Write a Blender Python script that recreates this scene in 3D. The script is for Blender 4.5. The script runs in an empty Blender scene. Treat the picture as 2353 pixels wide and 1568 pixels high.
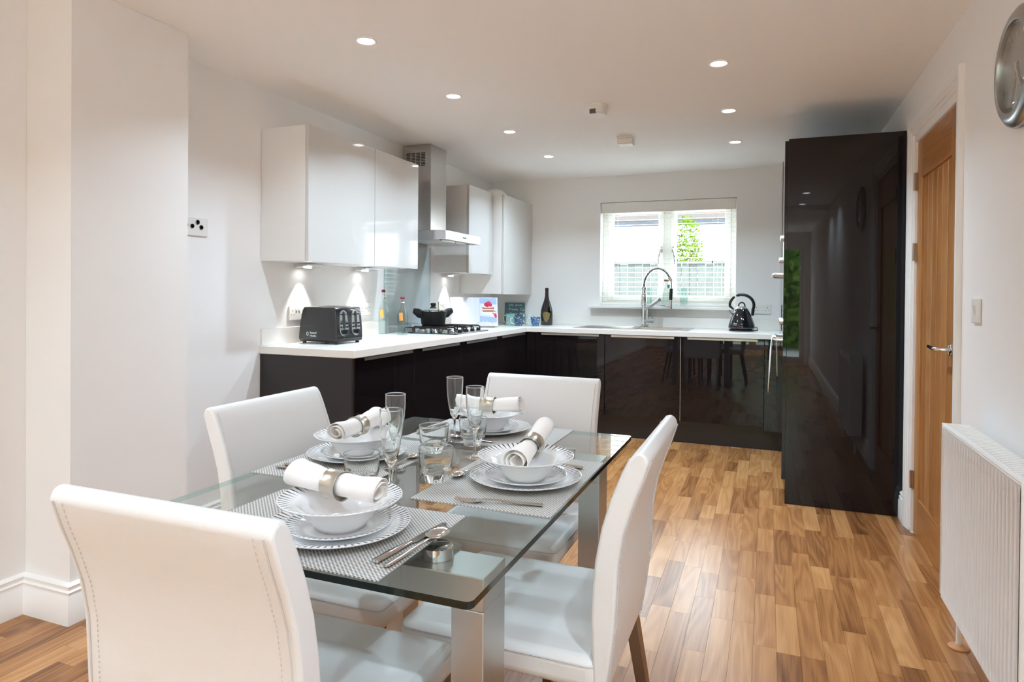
import bpy, bmesh, math, random
from mathutils import Vector, Matrix
random.seed(7)
R = math.radians
PI = math.pi
SC = bpy.context.scene
COL = SC.collection

# ------------------------------------------------------------------ camera
F_PX, YAW, PIT, ROLL, PPY = 1501.0, .372956, .00822, .00880, 684.85
CAM_H = 1.215
_cy, _sy, _cp, _sp = math.cos(YAW), math.sin(YAW), math.cos(PIT), math.sin(PIT)
FWD = Vector((-_sy*_cp, _cy*_cp, -_sp)); RGT = Vector((_cy, _sy, 0)); UPV = RGT.cross(FWD)
R2 = math.cos(ROLL)*RGT + math.sin(ROLL)*UPV
U2 = -math.sin(ROLL)*RGT + math.cos(ROLL)*UPV
cam_d = bpy.data.cameras.new('camera'); cam = bpy.data.objects.new('camera', cam_d); COL.objects.link(cam)
cam_d.sensor_width = 36; cam_d.sensor_fit = 'HORIZONTAL'
cam_d.lens = F_PX/2353*36
cam_d.shift_y = -(784-PPY)/2353
cam_d.clip_start = .02
cam.matrix_world = Matrix(((R2.x, U2.x, -FWD.x, 0), (R2.y, U2.y, -FWD.y, 0), (R2.z, U2.z, -FWD.z, CAM_H), (0, 0, 0, 1)))
SC.camera = cam

# ------------------------------------------------------------------ world, sun, exposure
world = bpy.data.worlds.new('world'); SC.world = world; world.use_nodes = True
bg = world.node_tree.nodes['Background']
bg.inputs[0].default_value = (.75, .88, 1.0, 1); bg.inputs[1].default_value = 8.5
sun_d = bpy.data.lights.new('sun', 'SUN'); sun_d.energy = 5.0; sun_d.angle = R(2); sun_d.color = (1, .95, .88)
sun = bpy.data.objects.new('sun', sun_d); COL.objects.link(sun)
sun.rotation_euler = (R(40), 0, R(25))
DOWNLIGHT_W = 5.4
UNDERCAB_W = 5.0
LAMP_COL = (.66, .845, 1.0)
SC.view_settings.view_transform = 'Standard'
try: SC.view_settings.look = 'None'
except Exception: pass
SC.view_settings.gamma = 1.0; SC.view_settings.use_curve_mapping = False
SC.view_settings.exposure = 1.1
cy = SC.cycles
cy.max_bounces = 20; cy.diffuse_bounces = 16; cy.glossy_bounces = 8; cy.transmission_bounces = 12; cy.transparent_max_bounces = 32
cy.use_denoising = True
cy.sample_clamp_indirect = 6.0
cy.caustics_refractive = True; cy.caustics_reflective = False; cy.blur_glossy = .5

# ------------------------------------------------------------------ helpers
def lin(c):
    return tuple(((x/255)/12.92 if x/255 <= .04045 else ((x/255+.055)/1.055)**2.4) for x in c)
class MB:
    def __init__(s): s.v = []; s.f = []; s.m = []
    def add(s, vs, fs, m=0):
        o = len(s.v); s.v += [Vector(p) for p in vs]; s.f += [tuple(i+o for i in f) for f in fs]; s.m += [m]*len(fs); return s
    def box(s, x0, x1, y0, y1, z0, z1, m=0):
        vs = [(x, y, z) for z in (z0, z1) for y in (y0, y1) for x in (x0, x1)]
        return s.add(vs, [(0,2,3,1), (4,5,7,6), (0,1,5,4), (2,6,7,3), (0,4,6,2), (1,3,7,5)], m)
    def cbox(s, c, d, m=0):
        return s.box(c[0]-d[0]/2, c[0]+d[0]/2, c[1]-d[1]/2, c[1]+d[1]/2, c[2]-d[2]/2, c[2]+d[2]/2, m)
    def lathe(s, prof, n=32, c=(0,0,0), m=0):
        # prof: (radius, z) from one end to the other; radius 0 closes with a pole
        vs = []; rows = []
        for r, z in prof:
            if r < 1e-7: rows.append([len(vs)]); vs.append((c[0], c[1], c[2]+z))
            else:
                rows.append(list(range(len(vs), len(vs)+n)))
                vs += [(c[0]+r*math.cos(2*PI*k/n), c[1]+r*math.sin(2*PI*k/n), c[2]+z) for k in range(n)]
        fs = []
        for a, b in zip(rows, rows[1:]):
            for k in range(n):
                k2 = (k+1) % n
                if len(a) == 1 and len(b) == 1: continue
                if len(a) == 1: fs.append((a[0], b[k2], b[k]))
                elif len(b) == 1: fs.append((a[k], a[k2], b[0]))
                else: fs.append((a[k], a[k2], b[k2], b[k]))
        return s.add(vs, fs, m)
    def tube(s, pts, r, n=8, caps=True, m=0, ry=None):
        pts = [Vector(p) for p in pts]; N = len(pts)
        rr = r if isinstance(r, (list, tuple)) else [r]*N
        rows = []; vs = []; prev = None
        for i, p in enumerate(pts):
            t = (pts[min(i+1, N-1)] - pts[max(i-1, 0)]).normalized()
            if prev is None:
                a = Vector((0,0,1)) if abs(t.z) < .9 else Vector((1,0,0))
                u = t.cross(a).normalized()
            else:
                u = (prev - t*prev.dot(t)).normalized()
            prev = u; w = t.cross(u)
            rows.append(list(range(len(vs), len(vs)+n)))
            k2 = ry[i] if ry else rr[i]
            vs += [p + u*rr[i]*math.cos(2*PI*k/n) + w*k2*math.sin(2*PI*k/n) for k in range(n)]
        fs = []
        for a, b in zip(rows, rows[1:]):
            fs += [(a[k], a[(k+1)%n], b[(k+1)%n], b[k]) for k in range(n)]
        if caps: fs += [tuple(reversed(rows[0])), tuple(rows[-1])]
        return s.add(vs, fs, m)
    def prism(s, poly, d0, d1, axis='x', m=0):
        # poly: 2-D points in the two other axes in order (y,z),(x,z) or (x,y)
        def P(a, b, d): return (d, a, b) if axis == 'x' else ((a, d, b) if axis == 'y' else (a, b, d))
        n = len(poly)
        vs = [P(a, b, d0) for a, b in poly] + [P(a, b, d1) for a, b in poly]
        fs = [(k, (k+1)%n, (k+1)%n+n, k+n) for k in range(n)] + [tuple(range(n-1, -1, -1)), tuple(range(n, 2*n))]
        return s.add(vs, fs, m)
    def sweep(s, path, prof, side=1, closed=False, m=0):
        # horizontal path of (x,y); prof (offset,z); offset to the left of travel * side, mitred
        n = len(path); P = [Vector(p) for p in path]; rows = []; vs = []
        for i in range(n):
            a = (P[i]-P[i-1]).normalized() if i else None
            b = (P[i+1]-P[i]).normalized() if i < n-1 else None
            if a is None: a = b
            if b is None: b = a
            na = Vector((-a.y, a.x)); nb = Vector((-b.y, b.x)); mm = (na+nb)
            mm = mm / max(1e-6, mm.dot(na)) if mm.length > 1e-6 else na
            rows.append(list(range(len(vs), len(vs)+len(prof))))
            vs += [(P[i].x+mm.x*o*side, P[i].y+mm.y*o*side, z) for o, z in prof]
        fs = []; k = len(prof)
        for a, b in zip(rows, rows[1:]): fs += [(a[j], a[(j+1)%k], b[(j+1)%k], b[j]) for j in range(k)]
        fs += [tuple(rows[0]), tuple(reversed(rows[-1]))]
        return s.add(vs, fs, m)
    def xf(s, M):
        s.v = [M @ v for v in s.v]; return s
ORG = {}
def obj(name, mb, mat, parent=None, smooth=None, bevel=0, seg=2, loc=None, rot=None, label=None, kind=None, fixn=True, solid=0, subsurf=0):
    me = bpy.data.meshes.new(name)
    org = ORG.get(parent.name, Vector()) if parent else Vector()
    me.from_pydata([v-org for v in mb.v], [], mb.f)
    mats = mat if isinstance(mat, (list, tuple)) else [mat]
    for x in mats: me.materials.append(x)
    if len(mats) > 1: me.polygons.foreach_set('material_index', mb.m)
    if fixn:
        bm = bmesh.new(); bm.from_mesh(me); bmesh.ops.recalc_face_normals(bm, faces=bm.faces); bm.to_mesh(me); bm.free()
    if smooth is not None:
        me.polygons.foreach_set('use_smooth', [True]*len(me.polygons))
        if smooth < 180: me.set_sharp_from_angle(angle=R(smooth))
    me.update()
    o = bpy.data.objects.new(name, me); COL.objects.link(o)
    if parent: o.parent = parent; ORG[o.name] = org
    if loc: o.location = loc
    if rot: o.rotation_euler = rot
    if solid:
        md = o.modifiers.new('solid', 'SOLIDIFY'); md.thickness = solid; md.offset = 0
    if bevel:
        md = o.modifiers.new('bevel', 'BEVEL'); md.width = bevel; md.segments = seg; md.limit_method = 'ANGLE'; md.angle_limit = R(35)
        md.harden_normals = False
        if smooth is None:
            me.polygons.foreach_set('use_smooth', [True]*len(me.polygons)); me.set_sharp_from_angle(angle=R(50))
    if subsurf:
        md = o.modifiers.new('sub', 'SUBSURF'); md.levels = subsurf; md.render_levels = subsurf
    if label: o['label'] = label
    if kind: o['kind'] = kind
    return o
def tag(o, label, cat, group=None, kind=None):
    o['label'] = label
    if cat: o['category'] = cat
    if group: o['group'] = group
    if kind: o['kind'] = kind
    return o
def thing(name, label, cat, loc=(0,0,0), group=None, rotz=0, local=False, kind=None):
    o = bpy.data.objects.new(name, None); COL.objects.link(o)
    o.empty_display_size = .05
    o.location = loc; o.rotation_euler = (0, 0, rotz)
    ORG[o.name] = Vector() if local else Vector(loc)
    if label: tag(o, label, cat, group, kind)
    elif kind: o['kind'] = kind
    return o
def struct(name, mb, mat, **k):
    o = obj(name, mb, mat, **k); o['kind'] = 'structure'; return o
def copy_tree(root, loc, rotz, label=None):
    c = root.copy(); COL.objects.link(c); c.location = loc; c.rotation_euler = (0, 0, rotz)
    if label: c['label'] = label
    for ch in list(root.children):
        d = ch.copy(); COL.objects.link(d); d.parent = c
        for g in ch.children:
            e = g.copy(); COL.objects.link(e); e.parent = d
    return c
def textob(name, body, size, mat, parent, loc, rot, extrude=.0004, align='LEFT'):
    cu = bpy.data.curves.new(name, 'FONT'); cu.body = body; cu.size = size; cu.extrude = extrude; cu.align_x = align
    cu.resolution_u = 3
    cu.materials.append(mat)
    tmp = bpy.data.objects.new(name, cu); COL.objects.link(tmp)
    bpy.context.view_layer.update()
    me = bpy.data.meshes.new_from_object(tmp.evaluated_get(bpy.context.evaluated_depsgraph_get()))
    bpy.data.objects.remove(tmp); bpy.data.curves.remove(cu)
    me.name = name
    if not me.materials: me.materials.append(mat)
    o = bpy.data.objects.new(name, me); COL.objects.link(o)
    o.parent = parent
    o.location = Vector(loc) - ORG.get(parent.name, Vector()); o.rotation_euler = rot
    return o

# ------------------------------------------------------------------ materials
def newmat(name):
    m = bpy.data.materials.new(name); m.use_nodes = True
    nt = m.node_tree; b = nt.nodes['Principled BSDF']; return m, nt, b
def pm(name, col, rough=.5, metal=0, coat=0, spec=None, srgb=True, noise=0, nscale=40, bump=0, bscale=200, aniso=0, sheen=0, emit=None, estr=0):
    m, nt, b = newmat(name)
    c = lin(col) if srgb else col
    b.inputs['Base Color'].default_value = (*c, 1); b.inputs['Roughness'].default_value = rough; b.inputs['Metallic'].default_value = metal
    if coat: b.inputs['Coat Weight'].default_value = coat; b.inputs['Coat Roughness'].default_value = .03
    if spec is not None: b.inputs['Specular IOR Level'].default_value = spec
    if sheen: b.inputs['Sheen Weight'].default_value = sheen
    if emit: b.inputs['Emission Color'].default_value = (*emit, 1); b.inputs['Emission Strength'].default_value = estr
    tc = nt.nodes.new('ShaderNodeTexCoord')
    if noise:
        n = nt.nodes.new('ShaderNodeTexNoise'); n.inputs['Scale'].default_value = nscale; n.inputs['Detail'].default_value = 4
        nt.links.new(tc.outputs['Object'], n.inputs['Vector'])
        mx = nt.nodes.new('ShaderNodeMix'); mx.data_type = 'RGBA'
        mx.inputs[6].default_value = (*[x*(1-noise) for x in c], 1); mx.inputs[7].default_value = (*[min(1, x*(1+noise)) for x in c], 1)
        nt.links.new(n.outputs['Fac'], mx.inputs[0]); nt.links.new(mx.outputs[2], b.inputs['Base Color'])
    if bump:
        n2 = nt.nodes.new('ShaderNodeTexNoise'); n2.inputs['Scale'].default_value = bscale; n2.inputs['Detail'].default_value = 3
        nt.links.new(tc.outputs['Object'], n2.inputs['Vector'])
        bp = nt.nodes.new('ShaderNodeBump'); bp.inputs['Strength'].default_value = bump; bp.inputs['Distance'].default_value = .002
        nt.links.new(n2.outputs['Fac'], bp.inputs['Height']); nt.links.new(bp.outputs['Normal'], b.inputs['Normal'])
    return m
def brushed(name, col, rough=.28, scale=(4, 4, 400), strength=.12):
    m, nt, b = newmat(name)
    b.inputs['Metallic'].default_value = 1; b.inputs['Base Color'].default_value = (*lin(col), 1); b.inputs['Roughness'].default_value = rough
    tc = nt.nodes.new('ShaderNodeTexCoord'); mp = nt.nodes.new('ShaderNodeMapping'); mp.inputs['Scale'].default_value = scale
    n = nt.nodes.new('ShaderNodeTexNoise'); n.inputs['Scale'].default_value = 1; n.inputs['Detail'].default_value = 3
    nt.links.new(tc.outputs['Object'], mp.inputs[0]); nt.links.new(mp.outputs[0], n.inputs['Vector'])
    mr = nt.nodes.new('ShaderNodeMapRange'); mr.inputs[3].default_value = rough-strength*.5; mr.inputs[4].default_value = rough+strength
    nt.links.new(n.outputs['Fac'], mr.inputs[0]); nt.links.new(mr.outputs[0], b.inputs['Roughness'])
    return m
def thin_glass(name, tint, ior=1.5, rough=0.0, gmul=1.0):
    m = bpy.data.materials.new(name); m.use_nodes = True; nt = m.node_tree; nt.nodes.clear()
    out = nt.nodes.new('ShaderNodeOutputMaterial'); mix = nt.nodes.new('ShaderNodeMixShader')
    tr = nt.nodes.new('ShaderNodeBsdfTransparent'); tr.inputs[0].default_value = (*tint, 1)
    gl = nt.nodes.new('ShaderNodeBsdfGlossy'); gl.inputs['Roughness'].default_value = rough
    fr = nt.nodes.new('ShaderNodeFresnel'); fr.inputs[0].default_value = ior
    ge = nt.nodes.new('ShaderNodeNewGeometry'); inv = nt.nodes.new('ShaderNodeMath'); inv.operation = 'SUBTRACT'; inv.inputs[0].default_value = gmul
    mu = nt.nodes.new('ShaderNodeMath'); mu.operation = 'MULTIPLY'; mu.use_clamp = True
    nt.links.new(ge.outputs['Backfacing'], inv.inputs[1]); nt.links.new(inv.outputs[0], mu.inputs[0]); nt.links.new(fr.outputs[0], mu.inputs[1])
    nt.links.new(mu.outputs[0], mix.inputs[0]); nt.links.new(tr.outputs[0], mix.inputs[1]); nt.links.new(gl.outputs[0], mix.inputs[2])
    nt.links.new(mix.outputs[0], out.inputs[0]); return m
def real_glass(name, col=(1,1,1), ior=1.45, rough=0):
    m, nt, b = newmat(name)
    b.inputs['Base Color'].default_value = (*col, 1); b.inputs['Transmission Weight'].default_value = 1; b.inputs['IOR'].default_value = ior
    b.inputs['Roughness'].default_value = rough; return m
def oak(name, dark, mid, light, axis='y', attr=None, rough=.3, gscale=1.0):
    """oak grain running along an axis; attr: a mesh attribute that shifts tone board by board"""
    m, nt, b = newmat(name); N = nt.nodes; L = nt.links
    tc = N.new('ShaderNodeTexCoord')
    vec = tc.outputs['Object']
    mp = N.new('ShaderNodeMapping')
    sc = {'y': (1, .11, 1), 'z': (1, 1, .09), 'x': (.11, 1, 1)}[axis]
    mp.inputs['Scale'].default_value = tuple(x*gscale for x in sc)
    if attr:
        at = N.new('ShaderNodeAttribute'); at.attribute_name = attr
        off = N.new('ShaderNodeVectorMath'); off.operation = 'SCALE'; off.inputs[0].default_value = (37.0, 53.0, 11.0)
        L.new(at.outputs['Fac'], off.inputs['Scale'])
        ad = N.new('ShaderNodeVectorMath'); ad.operation = 'ADD'; L.new(vec, ad.inputs[0]); L.new(off.outputs[0], ad.inputs[1]); vec = ad.outputs[0]
    L.new(vec, mp.inputs[0])
    n1 = N.new('ShaderNodeTexNoise'); n1.inputs['Scale'].default_value = 9; n1.inputs['Detail'].default_value = 1.5; n1.inputs['Distortion'].default_value = .25; L.new(mp.outputs[0], n1.inputs['Vector'])
    ring = N.new('ShaderNodeMath'); ring.operation = 'MULTIPLY'; ring.inputs[1].default_value = 62; L.new(n1.outputs['Fac'], ring.inputs[0])
    sn = N.new('ShaderNodeMath'); sn.operation = 'SINE'; L.new(ring.outputs[0], sn.inputs[0])
    mp2 = N.new('ShaderNodeMapping'); mp2.inputs['Scale'].default_value = {'y': (1, .022, 1), 'z': (1, 1, .02), 'x': (.022, 1, 1)}[axis]; L.new(vec, mp2.inputs[0])
    n2 = N.new('ShaderNodeTexNoise'); n2.inputs['Scale'].default_value = 190; n2.inputs['Detail'].default_value = 4; n2.inputs['Roughness'].default_value = .6; L.new(mp2.outputs[0], n2.inputs['Vector'])
    n3 = N.new('ShaderNodeTexNoise'); n3.inputs['Scale'].default_value = 12; n3.inputs['Detail'].default_value = 2; L.new(mp.outputs[0], n3.inputs['Vector'])
    a0 = N.new('ShaderNodeMath'); a0.operation = 'MULTIPLY_ADD'; a0.inputs[1].default_value = .34; a0.inputs[2].default_value = -.02; L.new(n3.outputs['Fac'], a0.inputs[0])
    a1 = N.new('ShaderNodeMath'); a1.operation = 'MULTIPLY_ADD'; a1.inputs[1].default_value = .075; L.new(sn.outputs[0], a1.inputs[0]); L.new(a0.outputs[0], a1.inputs[2])
    a2 = N.new('ShaderNodeMath'); a2.operation = 'MULTIPLY_ADD'; a2.inputs[1].default_value = .42; L.new(n2.outputs['Fac'], a2.inputs[0]); L.new(a1.outputs[0], a2.inputs[2])
    a3 = N.new('ShaderNodeMath'); a3.operation = 'ADD'
    L.new(a2.outputs[0], a3.inputs[0])
    if attr:
        mr = N.new('ShaderNodeMapRange'); mr.inputs[3].default_value = -.11; mr.inputs[4].default_value = .38; L.new(at.outputs['Fac'], mr.inputs[0]); L.new(mr.outputs[0], a3.inputs[1])
    else: a3.inputs[1].default_value = .12
    cr = N.new('ShaderNodeValToRGB'); e = cr.color_ramp.elements
    e[0].position = .12; e[0].color = (*lin(dark), 1); e[1].position = .88; e[1].color = (*lin(light), 1)
    k = cr.color_ramp.elements.new(.5); k.color = (*lin(mid), 1)
    L.new(a3.outputs[0], cr.inputs[0]); L.new(cr.outputs[0], b.inputs['Base Color'])
    b.inputs['Roughness'].default_value = rough
    bp = N.new('ShaderNodeBump'); bp.inputs['Strength'].default_value = .06; bp.inputs['Distance'].default_value = .001
    L.new(a2.outputs[0], bp.inputs['Height']); L.new(bp.outputs['Normal'], b.inputs['Normal'])
    return m

M = {}
M['wall'] = pm('wall_paint', (240, 239, 238), .75, noise=.012, nscale=3, bump=.05, bscale=350)
M['ceil'] = pm('ceiling_paint', (249, 249, 248), .8, noise=.01, nscale=2)
M['trim'] = pm('gloss_trim', (242, 241, 239), .35)
M['upvc'] = pm('window_frame_white', (238, 237, 233), .3)
M['floor'] = oak('oak_floor', (104, 61, 30), (165, 112, 66), (198, 146, 94), 'y', 'tone', rough=.27)
M['floor_base'] = pm('floor_joint', (70, 44, 22), .7)
M['door_oak'] = oak('oak_door', (136, 88, 44), (180, 124, 70), (206, 156, 100), 'z', 'tone', rough=.3, gscale=.9)
M['door_oak_rail'] = oak('oak_door_rail', (136, 88, 44), (176, 120, 68), (202, 152, 98), 'y', None, rough=.3, gscale=.9)
M['dark'] = pm('dark_gloss_lacquer', (24, 19, 21), .02, spec=.38)
M['dark_matt'] = pm('dark_end_panel', (40, 34, 34), .35)
M['dark_edge'] = pm('dark_recess', (18, 15, 15), .5)
M['white_gloss'] = pm('white_gloss_lacquer', (210, 208, 205), .06, spec=.3)
M['white_carcass'] = pm('white_carcass', (234, 232, 230), .4)
M['worktop'] = pm('white_worktop', (238, 235, 230), .28, noise=.015, nscale=120)
M['steel'] = brushed('brushed_steel', (196, 192, 188), .2, (8, 8, 2600), .05)
M['steel_h'] = brushed('brushed_steel_flat', (200, 198, 196), .2, (2000, 8, 8), .05)
M['alu'] = pm('satin_aluminium', (206, 205, 203), .3, 1)
M['table_metal'] = brushed('painted_silver', (190, 190, 188), .34, (300, 300, 5), .06)
M['chrome'] = pm('chrome', (225, 226, 228), .05, 1)
M['bronze'] = pm('bronzed_leg_metal', (142, 122, 106), .28, 1)
M['hinge'] = pm('nickel_hinge', (176, 150, 132), .25, 1)
M['leather'] = pm('white_leather', (229, 228, 227), .38, bump=.12, bscale=420, spec=.4)
M['leather_seam'] = pm('leather_seam', (206, 204, 204), .6)
M['black'] = pm('black_enamel', (17, 17, 18), .3)
M['black_matt'] = pm('black_nonstick', (26, 26, 28), .55)
M['black_gloss'] = pm('black_gloss_plastic', (20, 21, 26), .08, coat=.6)
M['grey_gloss'] = pm('charcoal_gloss', (40, 40, 42), .12, coat=.4)
M['plastic'] = pm('white_plastic', (232, 230, 226), .35)
M['plastic_grey'] = pm('grey_plastic_hole', (88, 84, 80), .5)
M['splash'] = pm('grey_glass_splashback', (182, 194, 194), .04, coat=.8)
M['cup_light'] = pm('lamp_lens', (255, 252, 245), .3, emit=(1, .97, .93), estr=9)
M['china'] = None
M['napkin'] = pm('white_linen', (244, 241, 238), .85, bump=.25, bscale=700, sheen=.2)
M['ring'] = brushed('silver_napkin_ring', (206, 198, 184), .3, (500, 40, 40), .12)
M['cutlery'] = pm('polished_cutlery', (208, 204, 200), .12, 1)
M['glass'] = real_glass('clear_glass', (.98, 1, .995), 1.46)
M['thin_clear'] = M['glass']
M['glass_rim'] = real_glass('glass_rim', (1, 1, 1), 1.46, .35)
M['table_glass'] = thin_glass('table_glass', (.935, .962, .948), 1.52)
def edge_glass():
    m, nt, b = newmat('glass_edge'); N = nt.nodes; L = nt.links
    b.inputs['Base Color'].default_value = (*lin((4, 22, 20)), 1); b.inputs['Roughness'].default_value = .08
    tr = N.new('ShaderNodeBsdfTransparent'); tr.inputs[0].default_value = (.62, .82, .78, 1)
    mx = N.new('ShaderNodeMixShader'); ge = N.new('ShaderNodeNewGeometry')
    L.new(ge.outputs['Backfacing'], mx.inputs[0]); L.new(b.outputs[0], mx.inputs[1]); L.new(tr.outputs[0], mx.inputs[2])
    L.new(mx.outputs[0], N['Material Output'].inputs[0]); return m
M['table_edge'] = edge_glass()
M['pane'] = thin_glass('window_pane', (.97, .985, .98), 1.35)
M['bottle_glass'] = thin_glass('bottle_glass', (.93, .965, .955), 1.5)
M['lid_glass'] = thin_glass('lid_glass', (.9, .95, .94), 1.5)
M['red'] = pm('red_stopper', (140, 22, 36), .4)
M['orange'] = pm('orange_label', (234, 152, 70), .7, noise=.08, nscale=160)
M['twine'] = pm('twine', (190, 130, 80), .8)
M['champ'] = pm('dark_bottle_glass', (14, 12, 15), .06, coat=.7)
M['foil'] = pm('brown_foil', (52, 34, 30), .3)
M['gold'] = pm('gold_label', (122, 104, 58), .45)
M['teal'] = pm('teal_slate_sign', (74, 112, 122), .6, noise=.1, nscale=30)
M['chalk'] = pm('chalk_white', (226, 234, 232), .8)
M['paper'] = pm('white_paper', (220, 221, 227), .7)
M['paper_blue'] = pm('page_blue', (166, 184, 212), .7)
M['cake'] = pm('cake_brown', (178, 112, 84), .8)
M['berry'] = pm('berry_pink', (216, 56, 92), .7)
M['towel_w'] = pm('white_towel', (226, 230, 228), .95, bump=.4, bscale=500)
M['towel_g'] = pm('green_towel', (40, 112, 96), .95)
M['cork'] = pm('cork', (168, 120, 76), .85, noise=.15, nscale=200)
M['leaf_tag'] = pm('green_tag', (92, 140, 110), .8)
M['oven_glass'] = pm('oven_glass', (12, 12, 13), .05, coat=.6)
M['clock_rim'] = brushed('clock_rim_steel', (172, 173, 172), .3, (60, 60, 60), .05)
M['clock_face'] = pm('clock_face_silver', (176, 180, 181), .25, .7)
M['rad'] = pm('radiator_enamel', (238, 236, 234), .3)
M['collar'] = pm('wooden_collar', (196, 136, 84), .5)
M['fence'] = pm('weathered_timber', (70, 72, 68), .9, spec=0, noise=.22, nscale=14)
M['render_w'] = pm('white_render', (250, 250, 248), .9)
M['roof_g'] = pm('grey_roof_tile', (62, 57, 54), .9, spec=0, noise=.2, nscale=9)
M['roof_r'] = pm('clay_roof_tile', (106, 50, 38), .9, spec=0, noise=.15, nscale=9)
M['gutter'] = pm('grey_gutter', (58, 62, 68), .5, spec=0)
M['bark'] = pm('bark', (110, 96, 76), .9)
M['leaf'] = pm('pale_leaf', (62, 80, 20), .7, spec=0, noise=.25, nscale=7)
M['hedge'] = pm('hedge_leaf', (112, 146, 64), .8, spec=0, noise=.4, nscale=9)
M['lawn'] = pm('lawn', (96, 118, 62), .95, noise=.2, nscale=5)
M['bounce_ground'] = pm('bounce_paving', (216, 214, 210), .9, noise=.1, nscale=5)  # made pale to throw daylight up through the windows

def china_mat():
    m, nt, b = newmat('china_with_black_strokes'); N = nt.nodes; L = nt.links
    b.inputs['Roughness'].default_value = .1; b.inputs['Coat Weight'].default_value = .4
    tc = N.new('ShaderNodeTexCoord'); sp = N.new('ShaderNodeSeparateXYZ'); L.new(tc.outputs['Object'], sp.inputs[0])
    def mth(op, a=None, bb=None, c=None):
        n = N.new('ShaderNodeMath'); n.operation = op
        for i, x in enumerate((a, bb, c)):
            if x is None: continue
            if isinstance(x, (int, float)): n.inputs[i].default_value = x
            else: L.new(x, n.inputs[i])
        return n.outputs[0]
    x, y, z = sp.outputs
    r = mth('SQRT', mth('ADD', mth('MULTIPLY', x, x), mth('MULTIPLY', y, y)))
    a = mth('DIVIDE', mth('ADD', mth('ARCTAN2', y, x), PI), 2*PI)
    at1 = N.new('ShaderNodeAttribute'); at1.attribute_name = 'rim_in'; at2 = N.new('ShaderNodeAttribute'); at2.attribute_name = 'rim_out'
    at3 = N.new('ShaderNodeAttribute'); at3.attribute_name = 'strokes'
    t = mth('DIVIDE', mth('SUBTRACT', r, at1.outputs['Fac']), mth('SUBTRACT', at2.outputs['Fac'], at1.outputs['Fac']))   # 0 inner .. 1 outer
    fr = mth('FRACT', mth('MULTIPLY', a, at3.outputs['Fac']))
    d = mth('ABSOLUTE', mth('SUBTRACT', fr, .5))                       # 0 at the stroke's middle
    wid = mth('MULTIPLY', mth('POWER', mth('MAXIMUM', t, .001), .9), .21)
    ins = mth('MULTIPLY', mth('LESS_THAN', d, wid), mth('MULTIPLY', mth('GREATER_THAN', t, 0.02), mth('LESS_THAN', t, 1.0)))
    up = N.new('ShaderNodeNewGeometry'); sp2 = N.new('ShaderNodeSeparateXYZ'); L.new(up.outputs['Normal'], sp2.inputs[0])
    ins = mth('MULTIPLY', ins, mth('GREATER_THAN', sp2.outputs[2], .15))
    mx = N.new('ShaderNodeMix'); mx.data_type = 'RGBA'; mx.inputs[6].default_value = (*lin((240, 241, 242)), 1); mx.inputs[7].default_value = (*lin((34, 33, 33)), 1)
    L.new(ins, mx.inputs[0]); L.new(mx.outputs[2], b.inputs['Base Color']); return m
M['china'] = china_mat()
def weave_mat():
    m, nt, b = newmat('woven_placemat'); N = nt.nodes; L = nt.links
    b.inputs['Roughness'].default_value = .55
    tc = N.new('ShaderNodeTexCoord'); sp = N.new('ShaderNodeSeparateXYZ'); L.new(tc.outputs['Object'], sp.inputs[0])
    def mth(op, a=None, bb=None):
        n = N.new('ShaderNodeMath'); n.operation = op
        for i, x in enumerate((a, bb)):
            if x is None: continue
            if isinstance(x, (int, float)): n.inputs[i].default_value = x
            else: L.new(x, n.inputs[i])
        return n.outputs[0]
    k = 2*PI/.0084
    sx = mth('SINE', mth('MULTIPLY', sp.outputs[0], k)); s2 = mth('SINE', mth('MULTIPLY', sp.outputs[1], k))
    pr = mth('MULTIPLY', sx, s2)
    fac = mth('MULTIPLY_ADD', pr, .5); N_last = fac.node; N_last.inputs[2].default_value = .5
    cr = N.new('ShaderNodeValToRGB'); cr.color_ramp.elements[0].position = .3; cr.color_ramp.elements[0].color = (*lin((112, 112, 110)), 1)
    cr.color_ramp.elements[1].position = .62; cr.color_ramp.elements[1].color = (*lin((214, 211, 206)), 1)
    L.new(fac, cr.inputs[0]); L.new(cr.outputs[0], b.inputs['Base Color'])
    bp = N.new('ShaderNodeBump'); bp.inputs['Strength'].default_value = .5; bp.inputs['Distance'].default_value = .001
    L.new(fac, bp.inputs['Height']); L.new(bp.outputs['Normal'], b.inputs['Normal']); return m
M['weave'] = weave_mat()
def mug_mat(name, base, ink):
    m, nt, b = newmat(name); N = nt.nodes; L = nt.links; b.inputs['Roughness'].default_value = .2
    tc = N.new('ShaderNodeTexCoord'); mp = N.new('ShaderNodeMapping'); mp.inputs['Scale'].default_value = (60, 60, 140); L.new(tc.outputs['Object'], mp.inputs[0])
    n = N.new('ShaderNodeTexNoise'); n.inputs['Scale'].default_value = 1; n.inputs['Detail'].default_value = 1; L.new(mp.outputs[0], n.inputs['Vector'])
    cr = N.new('ShaderNodeValToRGB'); cr.color_ramp.elements[0].position = .6; cr.color_ramp.elements[0].color = (*lin(base), 1)
    cr.color_ramp.elements[1].position = .66; cr.color_ramp.elements[1].color = (*lin(ink), 1)
    L.new(n.outputs['Fac'], cr.inputs[0]); L.new(cr.outputs[0], b.inputs['Base Color']); return m
M['mug_blue'] = mug_mat('blue_printed_mug', (50, 84, 114), (196, 214, 226))
M['mug_blue2'] = mug_mat('mid_blue_printed_mug', (60, 100, 142), (206, 220, 232))
M['mug_aqua'] = mug_mat('aqua_printed_mug', (140, 184, 180), (214, 228, 224))
M['mug_pale'] = mug_mat('pale_printed_mug', (206, 214, 214), (232, 236, 236))
M['mug_white'] = pm('mug_glaze', (226, 236, 236), .2)
def pattern_glass(name):
    m = thin_glass(name, (.90, .955, .94), 1.5); return m
M['votive'] = pattern_glass('patterned_glass')

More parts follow.
